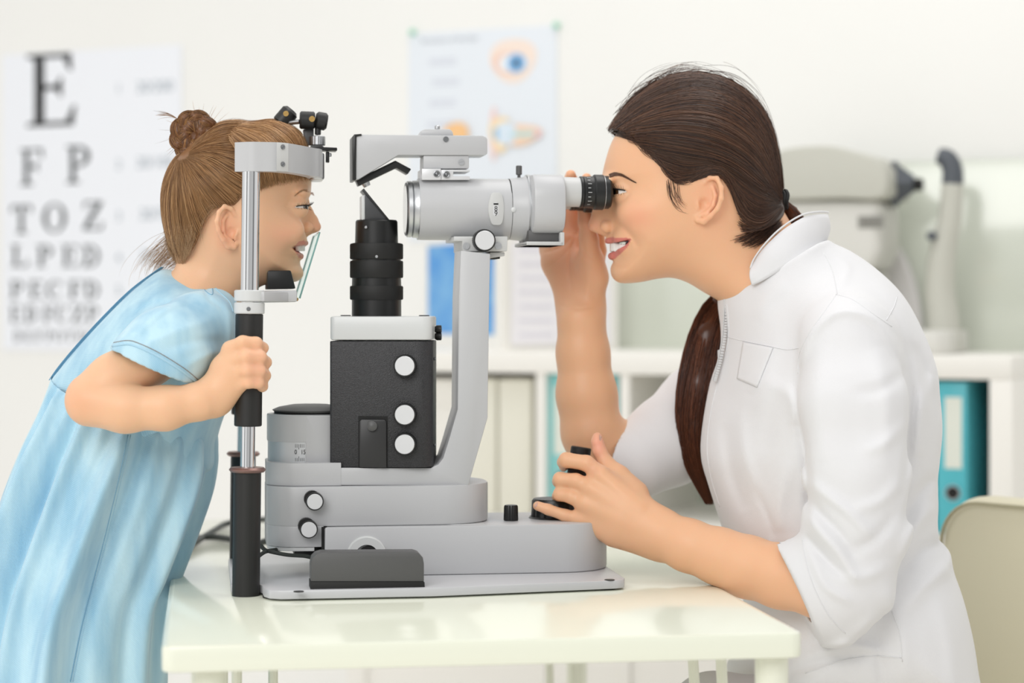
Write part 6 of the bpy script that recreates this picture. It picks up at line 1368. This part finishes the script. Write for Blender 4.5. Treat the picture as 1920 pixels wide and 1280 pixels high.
# gathered skirt: rings from the waist seam down, folds growing out of fine gathers
rws = [(99, 704, 405, 812, .088), (97, 714, 405, 822, .096), (88, 738, 404, 842, .100), (66, 790, 402, 872, .108), (36, 855, 391, 925, .116), (4, 940, 366, 995, .120), (-24, 1035, 334, 1078, .132), (-48, 1135, 312, 1133, .140), (-66, 1250, 303, 1245, .148), (-84, 1400, 300, 1400, .155), (-100, 1560, 296, 1560, .160)]
RW = cat(rws, 7); bm = bmesh.new(); rg_ = []; NA = 420
ph = [RNG.random()*6.28 for _ in range(8)]
for i, (lx, ly, rx, ry, dep) in enumerate(RW):
    t = i/(len(RW)-1); a = np.array(at(lx, ly, GY)); b = np.array(at(rx, ry, GY)); c = (a+b)/2; h_ = (b-a)/2; row = []
    for k in range(NA):
        th = 2*PI*k/NA; w1 = math.sin(13*th+ph[0]+.6*math.sin(2*th+ph[1])); w2 = math.sin(23*th+ph[2]+math.sin(3*th)); w3 = math.sin(47*th+ph[3]+1.2*math.sin(5*th))
        w4 = math.sin(7*th+ph[4]+.5*math.sin(3*th+1))
        A = (.010*w1*min(1, t*3)*(.75+.4*t)+.005*w2*min(1, t*6)*(1-.6*t)+.0022*w3*max(0, 1-t*4)*min(1, t*30+.2)+.010*w4*min(1, t*2))
        A = A*(.55 if abs(math.sin(th)) < .35 else 1)
        sag = .03*(1-t)**2*max(0, -math.sin(th))*(-1)
        p = c+h_*math.cos(th)*(1+A/np.linalg.norm(h_)*.6)+np.array([0, (dep+A*1.35)*math.sin(th), 0]); p[2] -= (.010*(1-t)**3)*max(0, -math.sin(th))
        row.append(bm.verts.new(p))
    rg_.append(row)
for a, b in zip(rg_, rg_[1:]):
    for k in range(NA): bm.faces.new((a[k], a[(k+1) % NA], b[(k+1) % NA], b[k]))
SKT = fin(bm, 'skirt', DEN, GIRL, DRESS, smooth=180)
kss = Skin(SKT, GIRL)
thr = mat('brown_thread', '8a7f78', .8); dsm = mat('denim_seam', 'a9d0e4', .8); ddk = mat('denim_edge', '86b3ce', .8)
for pts in ([(240, 815), (222, 900), (198, 1000), (175, 1090), (152, 1180), (132, 1278)],): seam('seam', pts, .0007, ddk, SKT, GIRL, kss); seam('seam', [(x+5, y) for x, y in pts], .0006, dsm, SKT, GIRL, kss)
hl = [(213, 642), (240, 638), (262, 644), (300, 662), (345, 690), (372, 712)]
seam('stitching', hl, .0004, thr, DRESS, GIRL, dsk, .0004); seam('hem', [(x-2, y+7) for x, y in hl], .0012, dsm, DRESS, GIRL, dsk)
seam('waist_seam', [(300, 806), (340, 808), (375, 815), (402, 822)], .0009, ddk, SKT, GIRL, kss)
seam('seam', [(399, 535), (412, 548), (430, 566), (437, 585)], .0009, dsm, DRESS, GIRL, dsk); seam('seam', [(374, 526), (385, 545), (398, 552), (398, 536)], .0006, ddk, DRESS, GIRL, dsk)
# back placket
bm = bmesh.new(); pl_ = [at(x, y, GY-.004) for x, y in [tuple(p) for p in cat([(308, 502), (254, 541), (203, 590), (152, 645), (116, 688), (98, 714)], 6)]]
for sgn in (1,):
    A = [bm.verts.new(p+Vector((-.002, -.010, .001))) for p in pl_]; Bv = [bm.verts.new(p+Vector((-.002, .016, .001))) for p in pl_]
    for i in range(len(A)-1): bm.faces.new((A[i], A[i+1], Bv[i+1], Bv[i]))
bmesh.ops.solidify(bm, geom=list(bm.faces), thickness=.0022); fin(bm, 'button_placket', dsm, GIRL, DRESS, smooth=60)
for s in (-1, 1):
    p = at(40, 2300, GY+.06*s); bm = bmesh.new(); r2 = []
    for x, w, h_ in ((-.05, .016, .04), (-.03, .026, .055), (.02, .028, .055), (.08, .034, .04), (.115, .026, .03), (.13, .012, .02)):
        r2.append([bm.verts.new((p.x+x, p.y+w*math.cos(a), max(0, h_*.5+h_*.5*math.sin(a)))) for a in [2*PI*k/16 for k in range(16)]])
    for a, b in zip(r2, r2[1:]):
        for k in range(16): bm.faces.new((a[k], a[(k+1) % 16], b[(k+1) % 16], b[k]))
    bm.faces.new(r2[0][::-1]); bm.faces.new(r2[-1]); fin(bm, 'shoe', M['edge'], GIRL, smooth=60)
